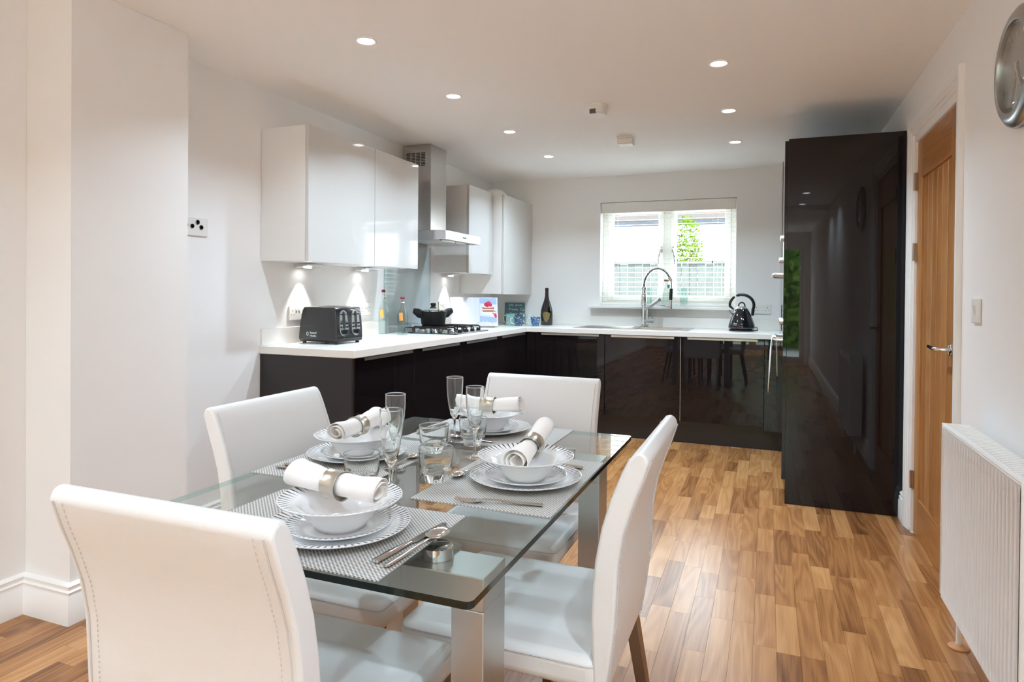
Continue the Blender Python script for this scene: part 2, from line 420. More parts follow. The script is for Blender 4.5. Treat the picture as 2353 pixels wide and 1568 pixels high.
# ------------------------------------------------------------------ room shell
WL, WR, YB, CE, YR = -2.59, .70, 6.06, 2.32, -4.3
PX, PY0, PY1 = -2.345, 1.617, 2.127           # chimney-breast style pier on the left wall
WX0, WX1, WZ0, WZ1 = -1.48, -.262, 1.10, 2.07   # kitchen window hole
DY0, DY1, DZ = 3.07, 3.90, 2.03               # door opening in the right wall

# floor staves
floor = struct('floor', MB().box(WL-.2, WR+.25, YR-.2, YB+.2, -.06, -.012), M['floor_base'])
def proj(p):
    d = Vector(p) - Vector((0, 0, CAM_H)); z = d.dot(FWD)
    return None if z < .3 else (1176.5 + F_PX*d.dot(R2)/z, PPY - F_PX*d.dot(U2)/z)
staves = []
row = 0; x = WL
while x < WR + .16:
    y = YR - random.random()*.4
    while y < YB:
        ln = random.choice((.26, .32, .38, .44, .5)) + random.uniform(-.03, .03)
        staves.append((x, min(x+.0745, WR+.2), max(y, YR), min(y+ln, YB))); y += ln
    x += .0752
def stave_score(s):
    c = [proj((xx, yy, 0)) for xx in s[:2] for yy in s[2:]]
    if any(p is None for p in c): return 0
    cx = sum(p[0] for p in c)/4; cyy = sum(p[1] for p in c)/4
    if not (-60 < cx < 2400 and 800 < cyy < 1640): return 0
    mx, my = (s[0]+s[1])/2, (s[2]+s[3])/2
    if mx > WR-.12 and my < 2.7: return 0
    right_side = mx > -.34 and 1.5 < my < 5.45
    left_bit = mx < -1.2 and my < 1.75
    under = -.95 < mx <= -.34 and 1.9 < my < 5.4 and cx > 930
    if not (right_side or left_bit or under): return 0
    if under and my > 2.8 and cx < 1370: return 0
    w = abs(c[2][0]-c[0][0]); h = abs(c[1][1]-c[0][1])
    return w*h + 1
order = sorted(range(len(staves)), key=lambda i: -stave_score(staves[i]))
near = [i for i in order[:300] if stave_score(staves[i]) > 0]; nset = set(near)
rest = MB(); rest_t = []
for i, s in enumerate(staves):
    t = random.random(); t = .5 + (t-.5)*abs(t-.5)*2 if random.random() < .45 else t
    if i in nset:
        mb = MB().box(s[0], s[1], s[2], s[3]-.0006, -.012, 0)
        o = obj('plank', mb, M['floor'], floor, fixn=False)
        o.data.attributes.new('tone', 'FLOAT', 'FACE').data.foreach_set('value', [t]*6)
    else:
        rest.box(s[0], s[1], s[2], s[3]-.0006, -.012, 0); rest_t += [t]*6
o = obj('plank', rest, M['floor'], floor, fixn=False, kind='stuff')
o.data.attributes.new('tone', 'FLOAT', 'FACE').data.foreach_set('value', rest_t)

struct('ceiling', MB().box(WL-.2, WR+.2, YR-.2, YB+.2, CE, CE+.15), M['ceil'])
struct('wall_left', MB().box(WL-.2, WL, YR-.2, YB+.2, -.06, CE), M['wall'])
struct('wall_pier', MB().box(WL+.001, PX, PY0, PY1, 0, CE-.001), M['wall'])
wb = MB()
wb.box(WL, WX0, YB, YB+.3, -.06, CE).box(WX1, WR+.2, YB, YB+.3, -.06, CE).box(WX0, WX1, YB, YB+.3, -.06, WZ0).box(WX0, WX1, YB, YB+.3, WZ1, CE)
struct('wall_back', wb, M['wall'])
wr = MB()
wr.box(WR, WR+.2, YR-.2, DY0, -.06, CE).box(WR, WR+.2, DY1, YB, -.06, CE).box(WR, WR+.2, DY0, DY1, DZ, CE)
struct('wall_right', wr, M['wall'])
# the far end of the open-plan room behind the camera: dropped beam, glazed garden doors
struct('trim_1', MB().box(WL+.001, WR-.001, -.95, -.6, 2.25, CE-.001), M['wall'])
GX0, GX1, GZ = -1.2, .6, 2.1
wq = MB()
wq.box(WL-.2, GX0, YR-.2, YR, -.06, CE).box(GX1, WR+.2, YR-.2, YR, -.06, CE).box(GX0, GX1, YR-.2, YR, GZ, CE)
struct('wall_rear', wq, M['wall'])
gd = thing('door_2', None, None, ((GX0+GX1)/2, YR-.1, 0), kind='structure')
fr = MB()
n = 2; w = (GX1-GX0)/n
for i in range(n):
    a = GX0+i*w; b2 = a+w
    fr.box(a, a+.07, YR-.14, YR-.07, 0, GZ).box(b2-.07, b2, YR-.14, YR-.07, 0, GZ).box(a+.07, b2-.07, YR-.14, YR-.07, 0, .12).box(a+.07, b2-.07, YR-.14, YR-.07, GZ-.08, GZ)
obj('frame', fr, M['upvc'], gd)
for i in range(n):
    a = GX0+i*w
    obj('pane', MB().box(a+.07, a+w-.07, YR-.11, YR-.104, .12, GZ-.08), M['pane'], gd)

# skirting boards (moulded)
SK = [(0, 0), (.021, 0), (.021, .098), (.017, .104), (.017, .112), (.019, .118), (.013, .124), (.013, .133), (.015, .138), (.008, .146), (0, .148)]
struct('baseboard_left', MB().sweep([(WL, YR), (WL, PY0), (PX, PY0), (PX, PY1), (WL, PY1), (WL, 2.83)], SK, side=-1), M['trim'], smooth=40)
struct('baseboard_right', MB().sweep([(WR, YR), (WR, 2.955)], SK, side=1), M['trim'], smooth=40)
struct('baseboard_far', MB().sweep([(WR, 4.005), (WR, 4.108)], SK, side=1), M['trim'], smooth=40)

# ------------------------------------------------------------------ kitchen window
win = thing('window_1', None, None, ((WX0+WX1)/2, 6.2, WZ0), kind='structure')
FY0, FY1 = 6.17, 6.24
fr = MB()
fr.box(WX0, WX0+.05, FY0, FY1, WZ0, WZ1).box(WX1-.05, WX1, FY0, FY1, WZ0, WZ1)
fr.box(WX0+.05, WX1-.05, FY0, FY1, WZ0, WZ0+.05).box(WX0+.05, WX1-.05, FY0, FY1, WZ1-.05, WZ1)
xm = (WX0+WX1)/2
fr.box(xm-.03, xm+.03, FY0, FY1, WZ0+.05, WZ1-.05)
obj('window_frame', fr, M['upvc'], win, bevel=.004)
for a, b2 in ((WX0+.05, xm-.03), (xm+.03, WX1-.05)):
    sash = MB(); q = .05; z0, z1 = WZ0+.05, WZ1-.05
    sash.box(a, a+q, FY0-.012, FY1-.01, z0, z1).box(b2-q, b2, FY0-.012, FY1-.01, z0, z1).box(a+q, b2-q, FY0-.012, FY1-.01, z0, z0+q).box(a+q, b2-q, FY0-.012, FY1-.01, z1-q, z1)
    so = obj('sash', sash, M['upvc'], win, bevel=.004)
    obj('pane', MB().box(a+q, b2-q, 6.2, 6.205, z0+q, z1-q), M['pane'], so)
    hx = xm-.055 if a < xm-.2 else xm+.055
    hd = MB()
    hd.lathe([(0, 0), (.011, 0), (.011, .05), (0, .05)], 12, (hx, FY0-.02, 1.60))
    sg = -1 if hx < xm else 1
    hd.tube([(hx, FY0-.026, 1.63), (hx, FY0-.05, 1.62), (hx+sg*.012, FY0-.056, 1.58), (hx+sg*.02, FY0-.056, 1.53), (hx+sg*.018, FY0-.054, 1.49)], [.007, .008, .007, .006, .008], 8)
    obj('window_handle', hd, M['chrome'], win, smooth=40, label='chrome casement handle')
struct('window_sill', MB().box(WX0-.09, WX1+.09, 5.985, 6.06, WZ0-.025, WZ0).box(WX0+.001, WX1-.001, 6.06, FY0, WZ0-.024, WZ0-.0005), M['trim'], bevel=.004)

bl = thing('venetian_blind', 'white slatted blind hanging open in the kitchen window', 'blind', (xm, 6.10, WZ1))
obj('headrail', MB().box(WX0+.008, WX1-.008, 6.066, 6.135, WZ1-.1, WZ1-.004), M['upvc'], bl, bevel=.003)
zs = WZ1-.125; k = 0
slat_me = None
while zs > WZ0+.05:
    mb = MB().prism([(-.025, -.001), (-.012, .0018), (0, .0026), (.012, .0018), (.025, -.001), (.012, .0001), (0, .0009), (-.012, .0001)], WX0+.012-xm, WX1-.012-xm, 'x')
    if slat_me is None:
        o = bpy.data.objects.new('slat', None); 
        me = bpy.data.meshes.new('slat'); me.from_pydata(mb.v, [], mb.f); me.materials.append(M['upvc']); me.update(); slat_me = me
    o = bpy.data.objects.new('slat', slat_me); COL.objects.link(o); o.parent = bl
    o.location = (0, 0, zs-WZ1); o.rotation_euler = (R(3), 0, 0)
    zs -= .0445
obj('bottom_rail', MB().box(WX0+.012, WX1-.012, 6.082, 6.118, WZ0+.008, WZ0+.028), M['upvc'], bl, bevel=.003)
for xx in (WX0+.16, xm, WX1-.16):
    obj('ladder_cord', MB().tube([(xx, 6.076, WZ0+.02), (xx, 6.076, WZ1-.1)], .0006, 5).tube([(xx, 6.124, WZ0+.02), (xx, 6.124, WZ1-.1)], .0006, 5), M['plastic'], bl)
pc = MB().tube([(WX1-.2, 6.072, 1.52), (WX1-.2, 6.072, WZ1-.1)], .001, 5)
obj('pull_cord', pc, M['plastic'], bl)
obj('cord_tassel', MB().lathe([(0, 0), (.007, .002), (.004, .03), (0, .032)], 10, (WX1-.2, 6.072, 1.49)), M['leaf_tag'], bl, smooth=40)

# ------------------------------------------------------------------ outside the kitchen window
struct('ground', MB().box(-14, 12, YB+.35, 30, -.3, -.1).box(-14, 12, -22, YR-.25, -.3, -.1), M['bounce_ground'])  # unseen pale ground, added as a reflector that brightens the ceiling
fe = thing('timber_fence', 'grey weathered close-board fence beyond the kitchen window', 'fence', (-1, 9, -.1))
x = -4.2; i = 0; b_me = None
for i in range(52):
    hh = 1.62 + random.uniform(-.006, .006)
    obj('board', MB().box(x, x+.098, 9.0+(.012 if i % 2 else 0), 9.018+(.012 if i % 2 else 0), -.1, hh), M['fence'], fe)
    x += .104
obj('capping_rail', MB().box(-4.25, 1.3, 8.98, 9.05, 1.62, 1.655), M['fence'], fe)
nh = thing('house', 'white rendered bungalow with grey tiled roof behind the fence', 'house', (-2, 15, -.1))
obj('wall', MB().box(-9, 5, 14, 18, -.1, 2.66), M['render_w'], nh)
obj('gutter', MB().prism([(13.66, 2.70), (13.70, 2.63), (13.78, 2.63), (13.82, 2.70)], -9.3, 5.3, 'x'), M['gutter'], nh)
obj('fascia', MB().box(-9.2, 5.2, 13.82, 13.86, 2.55, 2.74), M['upvc'], nh)
for k in range(4):
    y0 = 13.75+k*.30; z0 = 2.72+k*.14
    for seg, (xa, xb, mt) in enumerate(((-9.3, -1.16, 'roof_g'), (-1.16, 5.3, 'roof_r' if 1 <= k <= 2 else 'roof_g'))):
        obj('tile_course', MB().prism([(y0, z0), (y0, z0+.045), (y0+.36, z0+.205), (y0+.36, z0+.16)], xa, xb, 'x'), M[mt], nh)
obj('ridge_tile', MB().prism([(14.95, 3.28), (15.03, 3.36), (15.11, 3.28)], -9.3, 5.3, 'x'), M['roof_g'], nh)
def tree(name, label, base, h, crown, nleaf, lsize, seed, mat):
    rnd = random.Random(seed); t = thing(name, label, 'tree', base)
    tb = MB(); b0 = Vector(base)
    top = b0 + Vector((.05, 0, h*.8))
    tb.tube([b0, b0+Vector((.03, .02, h*.4)), top], [.05, .035, .012], 7)
    for q in range(7):
        a = rnd.uniform(0, 6.28); z = rnd.uniform(.35, .7)*h
        tb.tube([b0+Vector((.03, .01, z)), b0+Vector((.03+math.cos(a)*crown*.6, math.sin(a)*crown*.6, z+h*.2))], [.018, .006], 5)
    obj('trunk', tb, M['bark'], t)
    lf = MB()
    for q in range(nleaf):
        while True:
            p = Vector((rnd.uniform(-1, 1), rnd.uniform(-1, 1), rnd.uniform(-1, 1)))
            if p.length < 1: break
        c = b0 + Vector((p.x*crown, p.y*crown, h*.62 + p.z*h*.4))
        u = Vector((rnd.gauss(0, 1), rnd.gauss(0, 1), rnd.gauss(0, 1))).normalized(); v = u.orthogonal().normalized(); s2 = lsize*rnd.uniform(.6, 1.3)
        lf.add([c-u*s2, c+v*s2*.5, c+u*s2, c-v*s2*.5], [(0, 1, 2, 3)])
    obj('foliage', lf, mat, t, fixn=False, kind='stuff')
tree('small_tree', 'pale green young tree in front of the white house', (-1.3, 11.6, -.1), 2.7, .3, 2600, .032, 3, M['leaf'])
tree('sapling', 'thin green sapling left of the young tree outside', (-1.66, 10.8, -.1), 2.0, .1, 140, .03, 5, M['leaf'])
# garden behind the camera, seen only in reflections
hg = MB(); rnd = random.Random(11)
for q in range(5200):
    xx = rnd.uniform(-6, 4.5); zz = rnd.uniform(0, 2.6); yy = -9 + rnd.uniform(-.3, .5)*1.4
    c = Vector((xx, yy, zz)); u = Vector((rnd.gauss(0, 1), rnd.gauss(0, 1), rnd.gauss(0, 1))).normalized(); v = u.orthogonal().normalized(); s2 = rnd.uniform(.07, .16)
    hg.add([c-u*s2, c+v*s2*.6, c+u*s2, c-v*s2*.6], [(0, 1, 2, 3)])
hd_ = thing('hedge', 'leafy green garden hedge reflected in the tall dark unit', 'hedge', (0, -9.3, -.1))
obj('foliage', hg, M['hedge'], hd_, fixn=False, kind='stuff')
obj('core', MB().box(-6, 4.5, -9.8, -9.4, -.1, 2.4), M['hedge'], hd_)

# ------------------------------------------------------------------ door in the right wall
AR = [(0, 0), (.0, .022), (.012, .022), (.02, .018), (.034, .018), (.04, .014), (.056, .014), (.062, .009), (.075, .009), (.075, 0)]
ar = MB()
# architrave legs and head, profile across the width, projecting into the room
def arch_leg(y_in, sgn):
    # outer edge thick, inner edge thin
    prof = [(y_in + sgn*(.082-o), WR - p) for o, p in AR]
    n = len(prof); vs = []
    vs = [(xx, yy, 0) for yy, xx in prof] + [(xx, yy, DZ + .005 + abs(yy-y_in)) for yy, xx in prof]
    ar.add(vs, [(k, (k+1)%n, (k+1)%n+n, k+n) for k in range(n)] + [tuple(range(n)), tuple(range(2*n-1, n-1, -1))])
arch_leg(DY0, -1); arch_leg(DY1, 1)
prof = [(.082-o, WR - p) for o, p in AR]; n = len(prof)
vs = [(xx, DY0-d, DZ+.005+d) for d, xx in prof] + [(xx, DY1+d, DZ+.005+d) for d, xx in prof]
ar.add(vs, [(k, (k+1)%n, (k+1)%n+n, k+n) for k in range(n)] + [tuple(range(n)), tuple(range(2*n-1, n-1, -1))])
struct('trim_2', ar, M['trim'], smooth=30)
struct('trim_3', MB().box(WR-.002, WR+.14, DY0, DY0+.03, 0, DZ).box(WR-.002, WR+.14, DY1-.03, DY1, 0, DZ).box(WR-.002, WR+.14, DY0+.03, DY1-.03, DZ-.03, DZ), M['trim'])
dr = thing('door_1', None, None, (WR+.03, (DY0+DY1)/2, 0), kind='structure')
ya, yb = DY0+.033, DY1-.033; x0, x1 = WR+.008, WR+.048; zt = DZ-.033
def dpart(name, mb, mat, tone, **k):
    o = obj(name, mb, mat, dr, **k)
    o.data.attributes.new('tone', 'FLOAT', 'FACE').data.foreach_set('value', [tone]*len(o.data.polygons)); return o
dpart('stile', MB().box(x0, x1, ya, ya+.1, .006, zt), M['door_oak'], .45, bevel=.002)
dpart('stile', MB().box(x0, x1, yb-.1, yb, .006, zt), M['door_oak'], .6, bevel=.002)
dpart('rail', MB().box(x0, x1, ya+.1, yb-.1, zt-.19, zt), M['door_oak_rail'], .4, bevel=.002)
dpart('rail', MB().box(x0, x1, ya+.1, yb-.1, .006, .2), M['door_oak_rail'], .4, bevel=.002)
nb = 6; bw = (yb-ya-.2)/nb
for i in range(nb):
    dpart('board', MB().box(x0+.009, x1-.009, ya+.1+i*bw+.001, ya+.1+(i+1)*bw-.001, .2, zt-.19), M['door_oak'], .3+.4*random.random(), bevel=.003)
for hz in (1.80, 1.44, .275):
    hm = MB().lathe([(0, -.045), (.0065, -.045), (.0065, .045), (0, .045)], 10, (WR-.004, DY1-.034, hz)).box(WR-.002, WR+.006, DY1-.045, DY1-.012, hz-.045, hz+.045)
    obj('hinge', hm, M['hinge'], dr, smooth=40, label='nickel butt hinge')
hl = MB()
hy, hz = DY0+.033+.052, .995
def rotx(mb): return mb
ros = MB().lathe([(0, 0), (.026, 0), (.026, .008), (.022, .011), (0, .011)], 24); ros.xf(Matrix.Translation((x0, hy, hz)) @ Matrix.Rotation(-PI/2, 4, 'Y'))
hob_ = obj('handle_rose', ros, M['chrome'], dr, smooth=40)
hl.tube([(x0-.01, hy, hz), (x0-.045, hy, hz), (x0-.056, hy+.006, hz), (x0-.06, hy+.02, hz+.001), (x0-.06, hy+.115, hz+.004)], [.009, .009, .0095, .0095, .0085], 12)
obj('lever_handle', hl, M['chrome'], dr, smooth=60, label='chrome lever handle')

# ------------------------------------------------------------------ switch, sockets, clock, radiator
t = thing('light_switch', 'white single light switch on the wall above the radiator', 'light switch', (WR, 2.78, 1.165))
obj('plate', MB().box(WR-.009, WR-.0005, 2.735, 2.825, 1.12, 1.208), M['plastic'], t, bevel=.003)
obj('rocker', MB().prism([(WR-.009, 1.147), (WR-.0165, 1.184), (WR-.009, 1.184)], 2.772, 2.79, 'y'), M['plastic'], t)
def uk_socket(name, label, c, axis, group=None, w=.146, h=.086):
    """double socket; axis 'x': plate on a wall facing +X, 'y': facing -Y"""
    t = thing(name, label, 'socket', c, group)
    def B(u0, u1, d0, d1, z0, z1):
        if axis == 'x': return (c[0]+d0, c[0]+d1, c[1]+u0, c[1]+u1, c[2]+z0, c[2]+z1)
        return (c[0]+u0, c[0]+u1, c[1]-d1, c[1]-d0, c[2]+z0, c[2]+z1)
    obj('plate', MB().box(*B(-w/2, w/2, .0005, .009, -h/2, h/2)), M['plastic'], t, bevel=.003)
    for s in (-1, 1):
        obj('rocker', MB().box(*B(s*.012-.008, s*.012+.008, .009, .0125, .012, .032)), M['plastic'], t, bevel=.002)
        for q, (du, dz) in enumerate(((0, .012), (-.011, -.012), (.011, -.012))):
            obj('pin_hole', MB().box(*B(s*.044+du-.003, s*.044+du+.003, .0088, .0094, dz-(.004 if q == 0 else .0025), dz+(.004 if q == 0 else .0025))), M['plastic_grey'], t)
    return t
uk_socket('wall_socket', 'white double socket on the wall behind the kettle', (-.045, YB, 1.09), 'y')
uk_socket('wall_socket', 'white double socket to the left of the toaster', (WL, 3.13, 1.085), 'x')
uk_socket('wall_socket', 'white double socket to the right of the toaster', (WL, 3.83, 1.09), 'x')
uk_socket('wall_socket', 'white double socket behind the open cookbook', (WL, 4.98, 1.09), 'x')
t = thing('aerial_socket', 'white media socket plate with round ports beside the left pier', 'socket', (WL, 2.37, 1.52))
obj('plate', MB().box(WL+.0005, WL+.009, 2.275, 2.463, 1.476, 1.566), M['plastic'], t, bevel=.003)
for yy, zz, rr in ((2.33, 1.524, .0105), (2.366, 1.522, .0105), (2.397, 1.543, .0115), (2.42, 1.52, .0105)):
    mb = MB().lathe([(0, 0), (rr*.62, 0), (rr*.62, .004), (rr, .004), (rr, 0)], 16); mb.xf(Matrix.Translation((WL+.009, yy, zz)) @ Matrix.Rotation(PI/2, 4, 'Y'))
    obj('port', mb, M['black'] if zz < 1.54 else M['chrome'], t, smooth=40)

ck = thing('wall_clock', 'round brushed steel wall clock above the light switch', 'clock', (WR, 2.36, 1.90))
def onwall(mb, y, z, x=WR): return mb.xf(Matrix.Translation((x, y, z)) @ Matrix.Rotation(-PI/2, 4, 'Y'))
obj('rim', onwall(MB().lathe([(0, .001), (.176, .001), (.18, .008), (.176, .02), (.16, .031), (.14, .036), (.134, .033), (.131, .02), (.131, .016)], 64), 2.36, 1.90), M['clock_rim'], ck, smooth=50)
obj('dial', onwall(MB().lathe([(0, .016), (.1315, .016), (.1315, .012), (0, .012)], 48), 2.36, 1.90), M['clock_face'], ck, smooth=40)
for k in range(12):
    a = k*PI/6; mb = MB().box(-.003, .003, .095, .122, .0162, .018); mb.xf(Matrix.Rotation(a, 4, 'Z')); onwall(mb, 2.36, 1.90)
    obj('hour_marker', mb, M['chrome'], ck)
for ln, a, wd in ((.075, 2.1, .004), (.11, 1.15, .003)):
    mb = MB().box(-wd, wd, -.02, ln, .019, .021); mb.xf(Matrix.Rotation(a, 4, 'Z')); onwall(mb, 2.36, 1.90)
    obj('hand', mb, M['chrome'], ck)
obj('crystal', onwall(MB().lathe([(.1315, .026), (.09, .03), (0, .032)], 48), 2.36, 1.90), M['pane'], ck, smooth=180)

rd = thing('radiator', 'white double panel radiator with fluted front below the switch', 'radiator', (.62, 2.33, .14))
RY0, RY1, RX0, RX1, RZ0, RZ1 = 1.93, 2.715, .582, .668, .148, .766
fl = MB(); ny = 25; pts = []
pit_ = (RY1-RY0-.03)/ny
prof = []
for k in range(ny):
    a = RY0+.015+k*pit_
    prof += [(a, 0), (a+pit_*.36, 0), (a+pit_*.5, .008), (a+pit_*.86, .008)]
prof.append((RY1-.015, 0))
zz = [(RZ0+.004, 0), (RZ0+.03, 0), (RZ0+.042, 1), (RZ1-.065, 1), (RZ1-.053, 0), (RZ1-.006, 0)]
rows = []
for z, kf in zz: rows.append([(RX0 - (-d)*kf if False else RX0 + d*kf, y, z) for y, d in prof])
vs = [p for r_ in rows for p in r_]; W_ = len(prof); fs = []
for a in range(len(rows)-1):
    for k in range(W_-1): fs.append((a*W_+k, a*W_+k+1, (a+1)*W_+k+1, (a+1)*W_+k))
fl.add(vs, fs)
obj('front_panel', fl, M['rad'], rd, smooth=50)
obj('back_panel', MB().box(RX1-.014, RX1, RY0+.01, RY1-.01, RZ0, RZ1-.01), M['rad'], rd, bevel=.004)
obj('top_rail', MB().prism([(RX0-.001, RZ1-.012), (RX0+.004, RZ1), (RX0+.012, RZ1), (RX0+.012, RZ1-.02), (RX0, RZ1-.02)], RY0+.004, RY1-.004, 'y'), M['rad'], rd)
for k in range(34):
    yy = RY0+.02+k*(RY1-RY0-.04)/33
    obj('grille_bar', MB().box(RX0+.012, RX1-.004, yy-.0075, yy+.0075, RZ1-.006, RZ1-.001), M['rad'], rd)
obj('side_cover', MB().box(RX0-.001, RX1, RY1-.006, RY1, RZ0+.01, RZ1), M['rad'], rd, bevel=.002)
obj('side_cover', MB().box(RX0-.001, RX1, RY0, RY0+.006, RZ0+.01, RZ1), M['rad'], rd, bevel=.002)
obj('fin_core', MB().box(RX0+.02, RX1-.02, RY0+.02, RY1-.02, RZ0+.03, RZ1-.03), M['rad'], rd)
for yy in (2.66, 1.985):
    obj('pipe', MB().tube([(.628, yy, .0), (.628, yy, .16)], .0085, 12), M['rad'], rd, smooth=60)
    obj('pipe_collar', MB().lathe([(.0085, .012), (.016, .011), (.032, .004), (.033, 0), (.0085, 0)], 24, (.628, yy, .001)), M['collar'], rd, smooth=50, label='wooden pipe collar on the floor')
for yy in (2.1, 2.55):
    obj('wall_bracket', MB().box(RX1, WR-.001, yy-.02, yy+.02, .3, .6), M['rad'], rd)

# ------------------------------------------------------------------ ceiling fittings
def downlight(x, y, label, visible=True):
    t = thing('downlight', label, 'downlight', (x, y, CE), 'recessed ceiling downlights')
    obj('bezel', MB().lathe([(.036, -.0005), (.046, -.0005), (.047, -.003), (.043, -.006), (.037, -.004), (.036, -.0005)], 32, (x, y, CE)), M['trim'], t, smooth=40)
    obj('lens', MB().lathe([(0, -.002), (.0365, -.002)], 28, (x, y, CE)), M['cup_light'], t)
    ld = bpy.data.lights.new('downlight_lamp', 'AREA'); ld.shape = 'DISK'; ld.size = .07; ld.energy = DOWNLIGHT_W; ld.color = LAMP_COL; ld.spread = R(130)
    lo = bpy.data.objects.new('downlight_lamp', ld); COL.objects.link(lo); lo.parent = t; lo.location = (0, 0, -.0065)
rowL = ['glowing downlight nearest the left pier', 'glowing downlight above the white wall cupboards, second of the long row', 'glowing downlight to the right of the hood chimney', 'glowing downlight nearest the window wall in the long row']
for k in range(4): downlight(-1.66, 2.45+.86*k, rowL[k])
rowR = ['large glowing downlight nearest the right wall doorway, first of the short row', 'glowing downlight in the middle of the short right row', 'glowing downlight nearest the tall dark unit top']
for k in range(3): downlight(-.23, 3.27+.86*k, rowR[k])
for k, (x, y) in enumerate(((-1.9, .49), (-1.9, -.44), (.38, .49), (.38, -.44), (-1.66, -2.2), (-.23, -2.2))):  # left-wall and lounge lamps are unseen, added to light the room
    downlight(x, y, ('added unseen downlight over the near left of the dining end', 'added unseen downlight behind the camera by the left wall', 'ceiling downlight mirrored in the tall dark panel, upper reflection', 'ceiling downlight mirrored in the tall dark panel, lower reflection', 'added unseen lounge downlight on the left by the garden doors', 'added unseen lounge downlight on the right by the garden doors')[k])
t = thing('smoke_alarm', 'round white smoke alarm on the ceiling', 'smoke alarm', (-.955, 3.77, CE))
obj('base', MB().lathe([(0, -.001), (.07, -.001), (.07, -.012), (0, -.012)], 32, (-.955, 3.77, CE)), M['plastic'], t, smooth=40)
obj('cover', MB().lathe([(.066, -.012), (.068, -.016), (.066, -.05), (.058, -.058), (0, -.06)], 32, (-.955, 3.77, CE)), M['plastic'], t, smooth=40)
obj('sounder_grille', MB().box(-.975, -.94, 3.70, 3.715, CE-.059, CE-.035), M['plastic_grey'], t)
t = thing('heat_alarm', 'square white alarm box on the ceiling nearer the window', 'alarm', (-.945, 4.6, CE))
obj('base', MB().box(-1.0, -.89, 4.545, 4.655, CE-.014, CE-.001), M['plastic'], t, bevel=.004)
obj('cover', MB().box(-.997, -.893, 4.548, 4.652, CE-.058, CE-.014), M['plastic'], t, bevel=.008, seg=3)

# ------------------------------------------------------------------ kitchen units
DF = -1.99; BF = 5.44; CTOP = .866; DB, DT = .182, .862
def base_left(y0, y1, label):
    t = thing('base_cabinet', label, 'cabinet', (-2.28, (y0+y1)/2, 0), 'dark base cabinets along the left wall')
    obj('body', MB().box(WL+.005, DF-.022, y0+.001, y1-.001, .15, CTOP), M['dark_matt'], t)
    d = obj('door', MB().box(DF-.02, DF, y0+.002, y1-.002, DB, DT), M['dark'], t, bevel=.0015)
    obj('handle', MB().box(DF-.018, DF+.014, y0+.075, y1-.04, DT-.001, DT+.0025).box(DF+.0115, DF+.014, y0+.075, y1-.04, DT-.014, DT), M['alu'], d, label='slim aluminium edge pull')
base_left(2.852, 3.472, 'dark gloss base cabinet under the toaster, at the worktop end')
base_left(3.472, 4.112, 'dark gloss base cabinet below the two glass bottles')
base_left(4.112, 4.775, 'dark gloss base cabinet directly below the gas hob')
base_left(4.775, 5.425, 'dark gloss base cabinet beside the inner corner of the worktop')
tag(obj('end_panel', MB().box(WL+.003, DF-.001, 2.83, 2.85, 0, CTOP), M['dark_matt'], bevel=.001), 'dark matt end panel closing the left run of base cabinets', 'panel')
tag(obj('plinth', MB().box(DF-.06, DF-.045, 2.851, 5.48, .001, .149), M['dark_matt']), 'dark plinth under the left run of base cabinets', 'plinth')
tag(obj('corner_post', MB().box(DF+.001, -1.902, BF, BF+.02, .152, DT), M['dark'], bevel=.001), 'narrow dark corner post between the two runs of base cabinets', 'panel')
def base_back(x0, x1, label, top=CTOP):
    t = thing('base_cabinet', label, 'cabinet', ((x0+x1)/2, 5.75, 0), 'dark base cabinets below the window')
    obj('body', MB().box(x0+.001, x1-.001, BF+.022, YB-.005, .15, top), M['dark_matt'], t)
    d = obj('door', MB().box(x0+.002, x1-.002, BF, BF+.02, DB, DT), M['dark'], t, bevel=.0015)
    obj('handle', MB().box(x0+.055, x1-.05, BF-.014, BF+.018, DT-.001, DT+.0025).box(x0+.055, x1-.05, BF-.014, BF-.0115, DT-.014, DT), M['alu'], d, label='slim aluminium edge pull')
base_back(-1.90, -1.28, 'dark gloss base cabinet left of the sink, under the bottle')
base_back(-1.28, -.654, 'dark gloss base cabinet under the spring tap', .70)
base_back(-.654, -.018, 'dark gloss base cabinet under the kettle side of the window', .70)
tag(obj('edge_strip', MB().box(-.6555, -.6525, BF+.001, BF+.019, DB, DT-.004), M['alu']), 'thin pale metal strip between the tap and kettle base cabinets', 'trim strip')
tag(obj('filler_panel', MB().box(-.016, .10, BF, BF+.02, .152, DT), M['dark'], bevel=.001), 'narrow dark filler panel beside the tea towel', 'panel')
t = thing('plinth', 'dark plinth under the base cabinets below the window', 'plinth', (-.95, BF+.06, 0))
obj('board', MB().box(-2.04, .104, BF+.045, BF+.06, .006, .149), M['dark_matt'], t)
obj('seal_strip', MB().box(-2.04, .104, BF+.041, BF+.06, .0005, .006), M['gutter'], t)

# worktop, one L-shaped piece with the sink opening
WT0, WT1 = .868, .910
wf, wb_ = -1.972, 5.42
SX0, SX1, SY0, SY1 = -1.06, -.68, 5.555, 5.86     # bowl opening
HX0, HX1 = SX0, SX1
cells_x = [WL+.001, wf, SX0, SX1, .10]; cells_y = [2.824, wb_, SY0, SY1, YB-.001]
def inside(cx, cyy):
    if cx < wf and cyy > 2.8: return True
    if cyy > wb_: return not (SX0 < cx < SX1 and SY0 < cyy < SY1)
    return False
vid = {}; wv = []; wfs = []
def V(x, y, z):
    k = (round(x, 5), round(y, 5), z)
    if k not in vid: vid[k] = len(wv); wv.append((x, y, z))
    return vid[k]
nx, ny_ = len(cells_x)-1, len(cells_y)-1
ins = [[inside((cells_x[i]+cells_x[i+1])/2, (cells_y[j]+cells_y[j+1])/2) for j in range(ny_)] for i in range(nx)]
